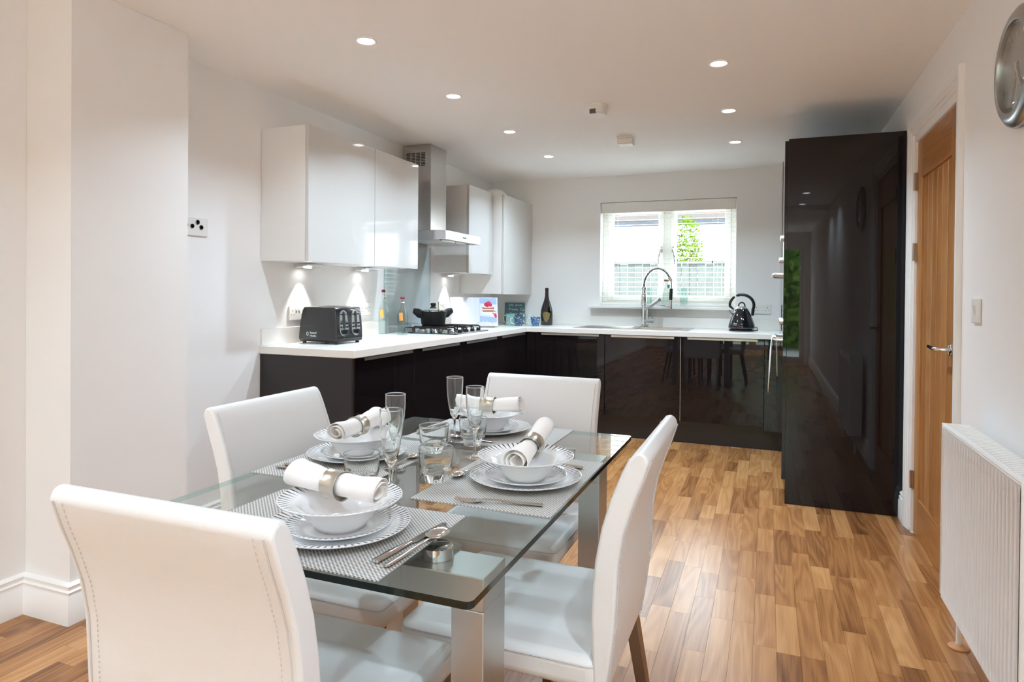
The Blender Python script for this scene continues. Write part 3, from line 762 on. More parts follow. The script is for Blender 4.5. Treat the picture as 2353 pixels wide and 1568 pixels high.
for i in range(nx):
    for j in range(ny_):
        if not ins[i][j]: continue
        a, b2, c, d = cells_x[i], cells_x[i+1], cells_y[j], cells_y[j+1]
        wfs.append((V(a,c,WT1), V(b2,c,WT1), V(b2,d,WT1), V(a,d,WT1))); wfs.append((V(a,d,WT0), V(b2,d,WT0), V(b2,c,WT0), V(a,c,WT0)))
        for (di, dj, p, q) in ((-1, 0, (a, d), (a, c)), (1, 0, (b2, c), (b2, d)), (0, -1, (a, c), (b2, c)), (0, 1, (b2, d), (a, d))):
            ii, jj = i+di, j+dj
            if 0 <= ii < nx and 0 <= jj < ny_ and ins[ii][jj]: continue
            wfs.append((V(*p, WT0), V(*q, WT0), V(*q, WT1), V(*p, WT1)))
mb = MB().add(wv, wfs)
tag(obj('worktop', mb, M['worktop'], bevel=.003), 'white L-shaped kitchen worktop', 'worktop')
t = thing('upstand', 'low white upstand strip along the back of the worktop', 'upstand', (-1.3, 6.04, WT1))
obj('upstand_strip', MB().box(WL+.001, WL+.014, 2.832, 4.068, WT1+.0005, 1.004), M['worktop'], t, bevel=.002)
obj('upstand_strip', MB().box(WL+.001, WL+.014, 4.762, YB-.016, WT1+.0005, 1.004), M['worktop'], t, bevel=.002)
obj('upstand_strip', MB().box(WL+.016, .10, YB-.014, YB-.001, WT1+.0005, 1.004), M['worktop'], t, bevel=.002)
tag(obj('splashback', MB().box(WL+.001, WL+.007, 4.07, 4.76, WT1+.001, 1.575), M['splash'], bevel=.001), 'pale grey glass splashback panel behind the hob', 'splashback')

# wall cabinets
def wall_cab(y0, y1, z0, z1, xf_, label, grp='white gloss wall cabinets', endpanel=False):
    t = thing('wall_cabinet', label, 'cabinet', (WL+.15, (y0+y1)/2, z0), grp)
    obj('body', MB().box(WL+.002, xf_-.022, y0+.001, y1-.001, z0+.004, z1), M['white_carcass'], t, bevel=.001)
    obj('door', MB().box(xf_-.02, xf_, y0+.002, y1-.002, z0, z1), M['white_gloss'], t, bevel=.0015)
    return t
wall_cab(2.832, 3.462, 1.372, 2.098, -2.272, 'large white gloss wall cabinet above the toaster')
wall_cab(3.462, 4.002, 1.372, 2.098, -2.272, 'white gloss wall cabinet on the near side of the hood, window mirrored in its door')
wall_cab(4.83, 5.325, 1.372, 2.092, -2.272, 'white gloss wall cabinet on the far side of the hood')
wall_cab(5.33, YB-.002, 1.197, 2.078, -2.165, 'deeper white corner cupboard hanging lower beside the window wall')
mb = MB().lathe([(.105, 0), (.112, .004), (.1, .035), (.065, .066), (.02, .078), (0, .079)], 32, (-2.33, 5.5, 2.08))
tag(obj('upturned_bowl', mb, M['plastic'], smooth=60), 'white upturned bowl on top of the corner cupboard', 'bowl')
mb = MB().tube([(-2.27+.09*math.cos(a), 5.72, 2.083+.05*math.sin(a)) for a in [k*PI/12 for k in range(13)]], .006, 8)
tag(obj('cable_loop', mb, M['plastic'], smooth=60), 'looped white cable on top of the corner cupboard', 'cable')
def strip_light(y, z, label, w=.11):
    x = WL+.062
    t = thing('cabinet_light', label, 'light', (x, y, z), 'triangular lights under the wall cabinets')
    obj('housing', MB().prism([(WL+.03, z-.004), (WL+.03, z-.022), (WL+.125, z-.012), (WL+.125, z-.004)], y-.085, y+.085, 'y'), M['alu'], t, bevel=.001)
    M_l = MB().lathe([(0, 0), (.024, 0)], 24); M_l.xf(Matrix.Translation((x, y, z-.0235)))
    obj('lens', M_l, M['cup_light'], t)
    ld = bpy.data.lights.new('cabinet_lamp', 'SPOT'); ld.energy = UNDERCAB_W; ld.spot_size = R(68); ld.spot_blend = .5; ld.shadow_soft_size = .008; ld.color = (1, .99, .97)
    lo = bpy.data.objects.new('cabinet_lamp', ld); COL.objects.link(lo); lo.parent = t; lo.location = (-.004, 0, -.03)
strip_light(3.15, 1.372, 'slim silver light under the cabinet above the toaster')
strip_light(3.74, 1.372, 'slim silver light under the cabinet beside the hood, over the bottles')
strip_light(5.02, 1.372, 'slim silver light under the cabinet above the cookbook')

# cooker hood
hd = thing('cooker_hood', 'stainless steel chimney cooker hood above the hob', 'cooker hood', (-2.4, 4.42, 1.58))
CX, CY0, CY1 = -2.345, 4.315, 4.565
obj('chimney', MB().box(WL+.001, CX, CY0, CY1, 1.655, CE-.002), M['steel'], hd, bevel=.002)
for c in range(4):
    for r_ in range(9):
        z = 2.27-.012-r_*.0115; xx = WL+.035+c*.042
        obj('vent_slot', MB().box(xx, xx+.034, CY0-.0008, CY0+.002, z-.0065, z), M['black'], hd)
HXF = -2.118
obj('canopy', MB().prism([(WL+.001, 1.588), (HXF, 1.588), (HXF, 1.652), (HXF-.06, 1.656), (WL+.001, 1.656)], 4.12, 4.72, 'y'), M['steel_h'], hd, bevel=.002)
obj('control_panel', MB().box(HXF, HXF+.003, 4.40, 4.455, 1.613, 1.626), M['black'], hd)
for y0 in (4.15, 4.43):
    obj('grease_filter', MB().box(WL+.1, HXF-.07, y0, y0+.26, 1.583, 1.5875), M['alu'], hd)
for yy in (4.2, 4.64):
    obj('hood_lamp', MB().lathe([(0, 0), (.03, 0), (.03, .004), (0, .004)], 20, (HXF-.04, yy, 1.5835)), M['plastic'], hd, smooth=40)

# tall units on the right
tag(obj('tall_end_panel', MB().box(.105, WR-.002, 4.11, 4.132, 0, 2.118), M['dark'], bevel=.002), 'tall dark gloss end panel beside the oak door', 'panel')
t = thing('oven_housing', 'tall dark oven housing just behind the gloss end panel', 'cabinet', (.4, 4.45, 0))
obj('body', MB().box(.108, WR-.003, 4.134, 4.756, .15, 2.1), M['dark_matt'], t)
obj('pilaster', MB().box(.086, .1065, 4.1335, 4.152, .135, 2.112), M['dark'], t, bevel=.0015)
obj('door', MB().box(.088, .106, 4.154, 4.754, 1.605, 2.112), M['dark'], t, bevel=.0015)
obj('drawer', MB().box(.088, .106, 4.154, 4.754, .135, .48), M['dark'], t, bevel=.0015)
obj('plinth_board', MB().box(.15, .165, 4.134, 4.756, .001, .149), M['dark_matt'], t)
t = thing('larder_cabinet', 'tall dark larder unit between the oven and the worktop end', 'cabinet', (.4, 5.08, 0))
obj('body', MB().box(.108, WR-.003, 4.76, 5.415, .15, 2.1), M['dark_matt'], t)
obj('door', MB().box(.086, .106, 4.762, 5.413, .15, 2.112), M['dark'], t, bevel=.0015)
ov = thing('microwave_oven', 'stainless built-in oven with bar handle, upper one in the tall unit', 'oven', (.1, 4.44, 1.11))
obj('front', MB().box(.09, .106, 4.16, 4.74, 1.112, 1.6), M['steel'], ov, bevel=.002)
obj('glass_door', MB().box(.086, .0905, 4.18, 4.72, 1.15, 1.42), M['oven_glass'], ov, bevel=.001)
obj('handle', MB().tube([(.086, 4.2, 1.335), (.04, 4.2, 1.335), (.034, 4.22, 1.335), (.034, 4.67, 1.335), (.04, 4.69, 1.335), (.086, 4.69, 1.335)], .011, 10), M['alu'], ov, smooth=60)
for yy, zz in ((4.26, 1.555), (4.6, 1.44)):
    mb = MB().lathe([(.02, 0), (.018, .022), (.0, .024)], 16); mb.xf(Matrix.Translation((.0895, yy, zz)) @ Matrix.Rotation(-PI/2, 4, 'Y'))
    obj('knob', mb, M['alu'], ov, smooth=40)
ov = thing('single_oven', 'stainless built-in oven with the towel on its handle, lower one in the tall unit', 'oven', (.1, 4.44, .48))
obj('front', MB().box(.09, .106, 4.16, 4.74, .485, 1.108), M['steel'], ov, bevel=.002)
obj('glass_door', MB().box(.086, .0905, 4.17, 4.73, .5, .98), M['oven_glass'], ov, bevel=.001)
obj('handle', MB().tube([(.086, 4.2, .945), (.046, 4.2, .945), (.04, 4.22, .945), (.04, 4.67, .945), (.046, 4.69, .945), (.086, 4.69, .945)], .008, 10), M['alu'], ov, smooth=60)
for yy in (4.3, 4.58):
    mb = MB().lathe([(.018, 0), (.016, .02), (0, .021)], 16); mb.xf(Matrix.Translation((.0895, yy, 1.05)) @ Matrix.Rotation(-PI/2, 4, 'Y'))
    obj('knob', mb, M['alu'], ov, smooth=40)
tw = thing('tea_towel', 'white tea towel with a green edge over the oven handle', 'towel', (.04, 4.4, .94))
def towel(y0, y1, mat, nm):
    mb = MB(); path = [(.058, .72), (.056, .86), (.054, .93), (.05, .9545), (.04, .9585), (.03, .9545), (.026, .93), (.022, .86), (.018, .76), (.012, .62)]
    vs = []; ncol = 13
    for q in range(ncol):
        y = y0+(y1-y0)*q/(ncol-1)
        for k, (xx, zz) in enumerate(path):
            wob = .004*math.sin(q*1.3+k*.4)*(1 if (k < 2 or k > 6) else 0)
            vs.append((xx+(wob if k > 6 else abs(wob)*.5), y, zz))
    m_ = len(path); fs = [(q*m_+k, (q+1)*m_+k, (q+1)*m_+k+1, q*m_+k+1) for q in range(ncol-1) for k in range(m_-1)]
    mb.add(vs, fs); return obj(nm, mb, mat, tw, smooth=180, solid=.003, fixn=False)
towel(4.27, 4.52, M['towel_w'], 'cloth'); towel(4.522, 4.56, M['towel_g'], 'border')

# ------------------------------------------------------------------ sink, tap
sk = thing('sink', 'stainless steel inset sink with drainer below the window', 'sink', (-1.1, 5.74, WT1))
z = WT1+.0005
rim = MB().box(-1.58, SX0, 5.5, 5.985, z, z+.005).box(SX1, -.6, 5.5, 5.985, z, z+.005).box(SX0, SX1, 5.5, SY0, z, z+.005).box(SX0, SX1, SY1, 5.985, z, z+.005)
obj('deck', rim, M['steel_h'], sk, bevel=.001)
bw_ = MB(); q = .02
a0, a1, c0, c1 = SX0+.002, SX1-.002, SY0+.002, SY1-.002
vs = [(a0, c0, z+.004), (a1, c0, z+.004), (a1, c1, z+.004), (a0, c1, z+.004), (a0+q, c0+q, .76), (a1-q, c0+q, .76), (a1-q, c1-q, .76), (a0+q, c1-q, .76)]
bw_.add(vs, [(0, 4, 5, 1), (1, 5, 6, 2), (2, 6, 7, 3), (3, 7, 4, 0), (4, 7, 6, 5)])
obj('bowl', bw_, M['steel_h'], sk, solid=.0015, fixn=False)
for k in range(9):
    yy = 5.56+k*.042
    obj('drainer_rib', MB().prism([(yy-.006, z+.005), (yy, z+.0085), (yy+.006, z+.005)], -1.53, -1.12, 'x'), M['steel_h'], sk)
tp = thing('kitchen_tap', 'tall chrome tap with a coiled spring hose and black spray head', 'tap', (-1.04, 5.925, WT1))
TX, TY, TZ = -1.04, 5.925, WT1+.006
obj('body', MB().lathe([(0, 0), (.03, 0), (.03, .008), (.021, .012), (.021, .33), (.024, .333), (.024, .355), (.0195, .36)], 24, (TX, TY, TZ)), M['chrome'], tp, smooth=40)
obj('riser', MB().tube([(TX+.034, TY-.004, TZ), (TX+.034, TY-.004, TZ+.165)], .011, 12), M['chrome'], tp, smooth=40)
obj('collar', MB().lathe([(.019, .19), (.0275, .195), (.025, .30), (.021, .305)], 24, (TX, TY, TZ)), M['chrome'], tp, smooth=40)
arc = []; r0 = .124; zc = TZ+.36
for k in range(25):
    a = PI - k*(PI*.86)/24
    arc.append(Vector((TX+r0+r0*math.cos(a), TY-.05*k/24, zc+.165*math.sin(a)*1.0)))
obj('hose', MB().tube(arc, .0075, 8), M['black'], tp, smooth=60)
hx = MB(); pts = []
turns = 34; steps = turns*10
for s_ in range(steps+1):
    u = s_/steps*24; i0 = min(23, int(u)); f_ = u-i0
    c = arc[i0].lerp(arc[i0+1], f_); tg = (arc[i0+1]-arc[i0]).normalized(); n1 = Vector((0, 1, 0)); n1 = (n1-tg*n1.dot(tg)).normalized(); n2_ = tg.cross(n1)
    a = 2*PI*turns*s_/steps; pts.append(c+(n1*math.cos(a)+n2_*math.sin(a))*.0145)
hx.tube(pts, .0027, 5); obj('spring', hx, M['chrome'], tp, smooth=60, label='coiled chrome spring')
e_ = arc[-1]; sx_, sy_ = e_.x+.012, e_.y
obj('spring_end', MB().tube([e_+Vector((-.008, 0, .012)), e_+Vector((.012, 0, -.012))], .016, 12), M['chrome'], tp, smooth=40)
obj('spray_stem', MB().tube([(e_.x+.012, sy_, e_.z-.005), (sx_, sy_, e_.z-.09)], [.012, .009], 12), M['chrome'], tp, smooth=40)
obj('spray_grip', MB().tube([(sx_, sy_, e_.z-.085), (sx_-.004, sy_, e_.z-.185)], .0155, 14), M['black'], tp, smooth=40, label='black rubber spray grip')
obj('spray_head', MB().tube([(sx_-.004, sy_, e_.z-.185), (sx_-.006, sy_, e_.z-.215), (sx_-.006, sy_, e_.z-.25), (sx_-.006, sy_, e_.z-.262)], [.0145, .016, .019, .022], 14), M['chrome'], tp, smooth=40)
obj('holder_arm', MB().tube([(TX, TY, TZ+.195), (TX+.13, TY-.02, TZ+.195), (sx_-.02, sy_, TZ+.19)], .005, 8), M['chrome'], tp, smooth=40)
obj('spout', MB().tube([(TX+.01, TY-.005, TZ+.155), (TX+.15, TY-.075, TZ+.245)], [.011, .015], 14), M['chrome'], tp, smooth=40)
obj('spout_mouth', MB().tube([(TX+.15, TY-.075, TZ+.245), (TX+.155, TY-.078, TZ+.248)], .0155, 14), M['black'], tp, smooth=40)
obj('lever_body', MB().tube([(TX, TY, TZ+.055), (TX+.095, TY-.02, TZ+.055)], .0175, 14), M['chrome'], tp, smooth=40)
obj('lever', MB().tube([(TX+.085, TY-.018, TZ+.07), (TX+.088, TY-.018, TZ+.155)], .0045, 8), M['chrome'], tp, smooth=40)

# ------------------------------------------------------------------ things on the sill
def votive(x, label):
    t = thing('glass_vase', label, 'vase', (x, 6.028, WZ0), 'patterned glasses on the sill')
    H = .17
    obj('vessel', MB().lathe([(0, .004), (.03, .0045), (.033, .012), (.03, .03), (.034, .09), (.036, .15), (.042, H), (.039, H), (.033, .148), (.031, .09), (.027, .03), (0, .022)], 24, (x, 6.028, WZ0)), M['votive'], t, smooth=60)
    for k in range(8):
        a = k*PI/4
        obj('cut_facet', MB().tube([(x+.033*math.cos(a), 6.028+.033*math.sin(a), WZ0+.03), (x+.037*math.cos(a), 6.028+.037*math.sin(a), WZ0+.145)], .003, 6), M['votive'], t, smooth=60)
votive(-1.02, 'patterned clear glass behind the spring tap')
votive(-.70, 'patterned clear glass standing alone on the sill right of the tap')
t = thing('stoppered_bottle', 'clear glass bottle with a cork and a green tag on the sill', 'bottle', (-.855, 6.028, WZ0))
c = (-.855, 6.028, WZ0)
obj('vessel', MB().lathe([(0, .004), (.038, .004), (.042, .01), (.042, .09), (.03, .14), (.016, .19), (.013, .21), (.013, .222), (.016, .226), (.0, .227)], 24, c), M['votive'], t, smooth=60)
obj('cork', MB().lathe([(.012, .227), (.022, .228), (.023, .243), (.0, .245)], 16, c), M['cork'], t, smooth=40)
obj('hanging_tag', MB().prism([(-.012, .178), (0, .16), (.012, .178), (.01, .197), (-.01, .197)], 0, .001, 'y').xf(Matrix.Translation((c[0]+.022, c[1]-.03, c[2]))), M['leaf_tag'], t)
obj('string', MB().tube([(c[0], c[1]-.015, c[2]+.21), (c[0]+.022, c[1]-.03, c[2]+.197)], .001, 5), M['twine'], t)

# ------------------------------------------------------------------ kettle
kt = thing('kettle', 'glossy black kettle on its base beside the window', 'kettle', (-.2, 5.78, WT1))
KX, KY, KZ = -.2, 5.78, WT1+.0005
obj('power_base', MB().lathe([(0, 0), (.1, 0), (.102, .006), (.1, .012), (.085, .016), (0, .016)], 40, (KX, KY, KZ)), M['black'], kt, smooth=40)
obj('body', MB().lathe([(.088, .019), (.104, .022), (.107, .034), (.102, .058), (.084, .11), (.06, .165), (.048, .186), (0, .186)], 48, (KX, KY, KZ)), M['black_gloss'], kt, smooth=50)
obj('lid', MB().lathe([(.049, .184), (.046, .192), (.034, .203), (.024, .206), (0, .207)], 32, (KX, KY, KZ)), M['chrome'], kt, smooth=40)
obj('lid_knob', MB().tube([(KX-.024, KY, KZ+.204)]+[(KX+.025*math.cos(a), KY, KZ+.208+.03*math.sin(a)) for a in [PI-k*PI/10 for k in range(11)]]+[(KX+.024, KY, KZ+.204)], .0055, 8), M['black'], kt, smooth=60)
harc = [(KX+.095*math.cos(a), KY, KZ+.215+.088*math.sin(a)) for a in [math.radians(118-k*10) for k in range(15)]]
harc += [(KX+.088, KY, KZ+.165), (KX+.084, KY, KZ+.13)]
obj('handle', MB().tube(harc, [.008]+[.0125]*(len(harc)-3)+[.013, .010], 10), M['black'], kt, smooth=60)
harc = [(KX+.095*math.cos(a), KY, KZ+.215+.088*math.sin(a)) for a in [math.radians(126+k*10) for k in range(7)]]
obj('lid_latch', MB().tube(harc+[(KX-.062, KY, KZ+.178)], [.008]+[.011]*(len(harc)-1)+[.006], 10), M['black'], kt, smooth=60)
obj('spout', MB().tube([(KX-.07, KY, KZ+.125), (KX-.094, KY, KZ+.15), (KX-.102, KY, KZ+.172)], [.018, .012, .008], 10), M['chrome'], kt, smooth=60)
mb = MB().tube([(KX+.095, KY+.02, KZ+.007), (KX+.125, KY+.02, KZ+.006), (KX+.12, KY+.05, KZ+.03), (KX+.06, KY+.12, KZ+.01)], .0035, 6)
obj('power_cord', mb, M['black'], kt, smooth=60)
obj('indicator', MB().box(KX-.045, KX-.028, KY-.105, KY-.098, KZ+.024, KZ+.03), M['red'], kt)
textob('brand_lettering', 'Russell\nHobbs', .013, M['chalk'], kt, (KX-.058, KY-.0885, KZ+.062), (R(72), 0, R(-12)))

# ------------------------------------------------------------------ left run: toaster, bottles, hob, pot, book, mugs
ts = thing('toaster', 'charcoal gloss four slice toaster at the worktop end', 'toaster', (-2.395, 3.2, WT1), rotz=R(-1), local=True)
L_, D_, H_ = .27, .245, .192            # long side along local x, depth along y
sec = [(-.5, .0), (-.51, .04), (-.5, .25), (-.47, .55), (-.43, .82), (-.39, .96), (-.36, 1), (.40, 1), (.44, .96), (.47, .7), (.49, .35), (.5, .04), (.5, 0)]
mb = MB().prism([(a*L_, .02+b2*H_) for a, b2 in sec], -D_/2, D_/2, 'y')
obj('shell', mb, M['grey_gloss'], ts, bevel=.022, seg=4)
obj('base_trim', MB().box(-.137, .137, -D_/2+.004, D_/2-.004, .012, .036), M['black'], ts, bevel=.008)
for sx in (-1, 1):
    for s2 in (-1, 1):
        obj('foot', MB().lathe([(0, 0), (.011, 0), (.011, .014), (0, .014)], 12, (sx*.112, s2*.1, 0)), M['black'], ts, smooth=40)
obj('top_plate', MB().box(-.09, .1, -D_/2+.03, D_/2-.03, .2115, .2145), M['alu'], ts, bevel=.002)
for k in range(4):
    yy = -.066+k*.044
    obj('bread_slot', MB().box(-.075, .085, yy-.009, yy+.009, .2143, .2152), M['black'], ts)
def tplate(y, name, mat, w, z0, z1, d, rr):
    prof = []
    for a in range(0, 181, 30): prof.append((w/2*math.cos(R(a))*.86, z1-w*.43+w*.43*math.sin(R(a))))
    for a in range(180, 361, 30): prof.append((w/2*math.cos(R(a)), z0+w/2+w/2*math.sin(R(a))))
    mb = MB().prism(prof, 0, d, 'x')
    mb.v = [Vector((v.x + .1345 - .012*max(0, (v.z-.06))/.14 - .002, v.y+y, v.z)) for v in mb.v]
    return obj(name, mb, mat, ts, bevel=.001)
for y in (-.056, .056):
    tplate(y, 'control_panel', M['chrome'], .08, .045, .196, .006, .01)
    tplate(y, 'lever_slot', M['black'], .026, .088, .188, .0072, .01)
    obj('lever', MB().box(.118, .152, y-.024, y+.024, .168, .174), M['black'], ts, bevel=.002)
    mb = MB().lathe([(.0, .022), (.014, .02), (.0155, 0)], 16); mb.xf(Matrix.Translation((.138, y, .07)) @ Matrix.Rotation(PI/2, 4, 'Y'))
    obj('browning_knob', mb, M['black'], ts, smooth=40)
    for s2 in (-1, 1):
        for zz in (.098, .118):
            mb = MB().lathe([(0, .004), (.005, .003), (.0055, 0)], 10); mb.xf(Matrix.Translation((.1365, y+s2*.027, zz)) @ Matrix.Rotation(PI/2, 4, 'Y'))
            obj('button', mb, M['black'], ts, smooth=40)
textob('brand_lettering', 'Russell\nHobbs', .017, M['chalk'], ts, (-.055, -D_/2-.0006, .058), (R(90), 0, 0))
mb = MB().lathe([(.0062, 0), (.0085, 0), (.0085, .0008), (.0062, .0008), (.0062, 0)], 16); mb.xf(Matrix.Translation((-.072, -D_/2-.0008, .057)) @ Matrix.Rotation(R(90), 4, 'X') @ Matrix.Diagonal((.8, 1.3, 1, 1)))
obj('brand_emblem', mb, M['chalk'], ts)

def swing_bottle(c, H, w, label, tag_turn):
    t = thing('swing_top_bottle', label, 'bottle', c, 'clear glass bottles beside the hob')
    s = H/.3; n = 4
    def sq(r, z, rnd=.25):
        out = []
        for k in range(16):
            a = 2*PI*(k+.5)/16
            m_ = max(abs(math.cos(a)), abs(math.sin(a))); rr = r/m_*(1-rnd)+r*rnd if rnd < 1 else r
            out.append((c[0]+rr*math.cos(a), c[1]+rr*math.sin(a), c[2]+z))
        return out
    rows = [sq(w*.9, .001), sq(w, .006), sq(w, .16*s), sq(w*.8, .19*s, .6), sq(w*.42, .235*s, 1), sq(w*.36, .27*s, 1), sq(w*.44, .275*s, 1), sq(w*.44, .288*s, 1)]
    inner = [sq(w*.36, .288*s, 1), sq(w*.3, .27*s, 1), sq(w*.36, .235*s, 1), sq(w*.72, .19*s, .6), sq(w*.92, .16*s), sq(w*.92, .012), sq(w*.8, .01)]
    rows += inner; vs = [p for r_ in rows for p in r_]; fs = []
    for a in range(len(rows)-1):
        fs += [(a*16+k, a*16+(k+1)%16, (a+1)*16+(k+1)%16, (a+1)*16+k) for k in range(16)]
    fs += [tuple(range(15, -1, -1)), tuple(range((len(rows)-1)*16, len(rows)*16))]
    obj('glass', MB().add(vs, fs), M['bottle_glass'], t, smooth=50)
    obj('stopper', MB().lathe([(0, .289*s), (w*.42, .289*s), (w*.5, .296*s), (w*.4, .306*s), (0, .308*s)], 16, c), M['red'], t, smooth=40, label='dark red stopper')
    obj('wire_clip', MB().tube([(c[0]+w*.45*math.cos(a), c[1]+w*.45*math.sin(a), c[2]+.262*s) for a in [k*PI/8 for k in range(17)]], .0013, 5), M['chrome'], t)
    mb = MB().box(-.014, .014, -.0006, .0006, 0, .055); mb.xf(Matrix.Translation((c[0]+.012, c[1]-w-.003, c[2]+.118*s)) @ Matrix.Rotation(R(tag_turn), 4, 'Y'))
    obj('paper_tag', mb, M['orange'], t, label='orange paper tag')
    obj('twine', MB().tube([(c[0]+w*.4, c[1], c[2]+.25*s), (c[0]+.01, c[1]-w*.6, c[2]+.23*s), (c[0]+.012, c[1]-w-.002, c[2]+.118*s+.054)], .0012, 5), M['twine'], t)
swing_bottle((-2.465, 3.87, WT1+.0005), .31, .030, 'taller clear bottle with a red stopper, nearer the toaster', -6)
swing_bottle((-2.365, 3.955, WT1+.0005), .262, .033, 'shorter clear bottle with a red stopper, next to the hob', -3)

hb = thing('gas_hob', 'black four burner gas hob set in the left worktop', 'hob', (-2.28, 4.47, WT1))
HX0, HX1, HY0, HY1 = -2.50, -2.055, 4.17, 4.75
z = WT1+.0005
obj('plate', MB().box(HX0, HX1, HY0, HY1, z, z+.007), M['black_gloss'], hb, bevel=.003)
obj('edge_trim', MB().box(HX1-.07, HX1-.001, HY0+.01, HY1-.01, z+.007, z+.0082), M['alu'], hb)
for bx, by, br in ((-2.40, 4.31, .034), (-2.40, 4.61, .045), (-2.2, 4.31, .045), (-2.2, 4.61, .034)):
    b_ = obj('burner', MB().lathe([(0, .007), (br, .007), (br, .016), (br*.8, .018), (br*.8, .026), (br*.6, .028), (0, .028)], 24, (bx, by, z)), M['alu'], hb, smooth=40)
    obj('burner_cap', MB().lathe([(br*.78, .0265), (br*.8, .03), (br*.7, .033), (0, .033)], 24, (bx, by, z)), M['black'], b_, smooth=40)
GZ_ = z+.042
for gy in (4.31, 4.61):
    a0, a1, c0, c1 = -2.485, -2.125, gy-.125, gy+.125
    zb = z+.009
    def bar(p, q):
        (xa, ya_), (xb, yb_) = p, q
        d = Vector((xb-xa, yb_-ya_, 0)).normalized()*.012
        return [(xa, ya_, zb), (xa, ya_, GZ_-.008), (xa+d.x, ya_+d.y, GZ_), (xb-d.x, yb_-d.y, GZ_), (xb, yb_, GZ_-.008), (xb, yb_, zb)]
    for p, q in (((a0, c0), (a1, c0)), ((a0, c1), (a1, c1)), ((a0, gy), (a1, gy)), ((-2.40, c0), (-2.40, c1)), ((-2.2, c0), (-2.2, c1))):
        obj('pan_support', MB().tube(bar(p, q), .0055, 6), M['black'], hb, smooth=50)
for k in range(4):
    yy = 4.3+k*.11
    obj('control_knob', MB().lathe([(.0, .03), (.015, .029), (.017, .008)], 16, (-2.09, yy, z)), M['black'], hb, smooth=40)

pt = thing('saucepan', 'black lidded casserole pan standing on the hob', 'pan', (-2.40, 4.47, GZ_+.006))
c = (-2.40, 4.47, GZ_+.0062)
obj('body', MB().lathe([(0, 0), (.083, 0), (.09, .006), (.103, .1), (.106, .106), (.101, .106), (.097, .095), (.086, .012), (0, .01)], 40, c), M['black_matt'], pt, smooth=50)
obj('lid', MB().lathe([(.104, .107), (.1, .112), (.07, .124), (.02, .131), (0, .132)], 40, c), M['lid_glass'], pt, smooth=180)
obj('lid_rim', MB().lathe([(.1, .107), (.106, .107), (.106, .1115), (.1, .1115), (.1, .107)], 40, c), M['chrome'], pt, smooth=40)
obj('lid_knob', MB().lathe([(.027, .131), (.026, .135), (.017, .145), (.021, .153), (.022, .166), (.017, .171), (0, .172)], 24, c), M['black'], pt, smooth=50)
for sgn in (-1, 1):
    d = Vector((.55, .835, 0))*sgn; n_ = Vector((-.835, .55, 0))
    C = Vector(c)
    obj('side_handle', MB().tube([C+d*.096+Vector((0, 0, .082)), C+d*.118+Vector((0, 0, .088)), C+d*.14+Vector((0, 0, .103)), C+d*.168+Vector((0, 0, .113))], [.012, .014, .013, .010], 10, ry=[.03, .034, .03, .02]), M['black_matt'], pt, smooth=60)

# cookbook on its stand, facing the camera side
cb = thing('cookbook', 'open cookbook with a cake photograph on a wire stand', 'book', (-2.335, 5.10, WT1), rotz=R(32), local=True)
tilt = Matrix.Translation((0, .0, .012)) @ Matrix.Rotation(R(-14), 4, 'X')
def pg(x0, x1, bulge, z0=0, z1=.255):
    mb = MB(); vs = []; k = 9
    for j in range(k):
        u = j/(k-1); xx = x0+(x1-x0)*u; yy = -bulge*math.sin(u*PI)
        vs += [(xx, yy, z0), (xx, yy, z1), (xx, .012, z1), (xx, .012, z0)]
    fs = []
    for j in range(k-1):
        a, b2 = j*4, j*4+4
        fs += [(a, b2, b2+1, a+1), (a+1, b2+1, b2+2, a+2), (a+2, b2+2, b2+3, a+3), (a+3, b2+3, b2, a)]
    fs += [(0, 1, 2, 3), ((k-1)*4+3, (k-1)*4+2, (k-1)*4+1, (k-1)*4)]
    mb.add(vs, fs); return mb.xf(tilt)
obj('page_block', pg(-.2, 0, .012), M['paper'], cb, smooth=40)
obj('page_block', pg(0, .2, .008), M['paper'], cb, smooth=40)
obj('cover', MB().box(-.205, .205, .012, .016, -.003, .258).xf(tilt), M['paper'], cb)
def flat(name, poly, y, mat):
    mb = MB().prism(poly, y-.0006, y, 'y').xf(tilt); return obj(name, mb, mat, cb)
flat('printed_picture', [(.045, .04), (.192, .04), (.192, .248), (.045, .248)], -.0088, M['paper_blue'])
flat('printed_cloth', [(.045, .09), (.192, .075), (.192, .19), (.045, .2)], -.0094, M['paper'])
def ell(cx, cz, a, b2, n=20, t0=0, t1=2*PI): return [(cx+a*math.cos(t0+(t1-t0)*k/n), cz+b2*math.sin(t0+(t1-t0)*k/n)) for k in range(n)]
flat('printed_plate', ell(.118, .118, .062, .02), -.0098, M['plastic'])
flat('printed_cake', [(.07, .125), (.166, .125), (.17, .172), (.066, .172)], -.0102, M['cake'])
flat('printed_cream', [(.07, .14), (.166, .14), (.166, .15), (.07, .15)], -.0106, M['paper'])
flat('printed_icing', ell(.118, .172, .052, .012), -.0108, M['paper'])
for cx, cz, rr in ((.1, .19, .018), (.122, .2, .02), (.138, .186, .016), (.112, .18, .014)):
    flat('printed_berry', ell(cx, cz, rr, rr, 14), -.0112, M['berry'])
for cx, cz, rr in ((.178, .1, .012), (.182, .085, .011), (.16, .112, .006), (.176, .128, .005)):
    flat('printed_petal', ell(cx, cz, rr, rr, 12), -.0112, M['berry'])
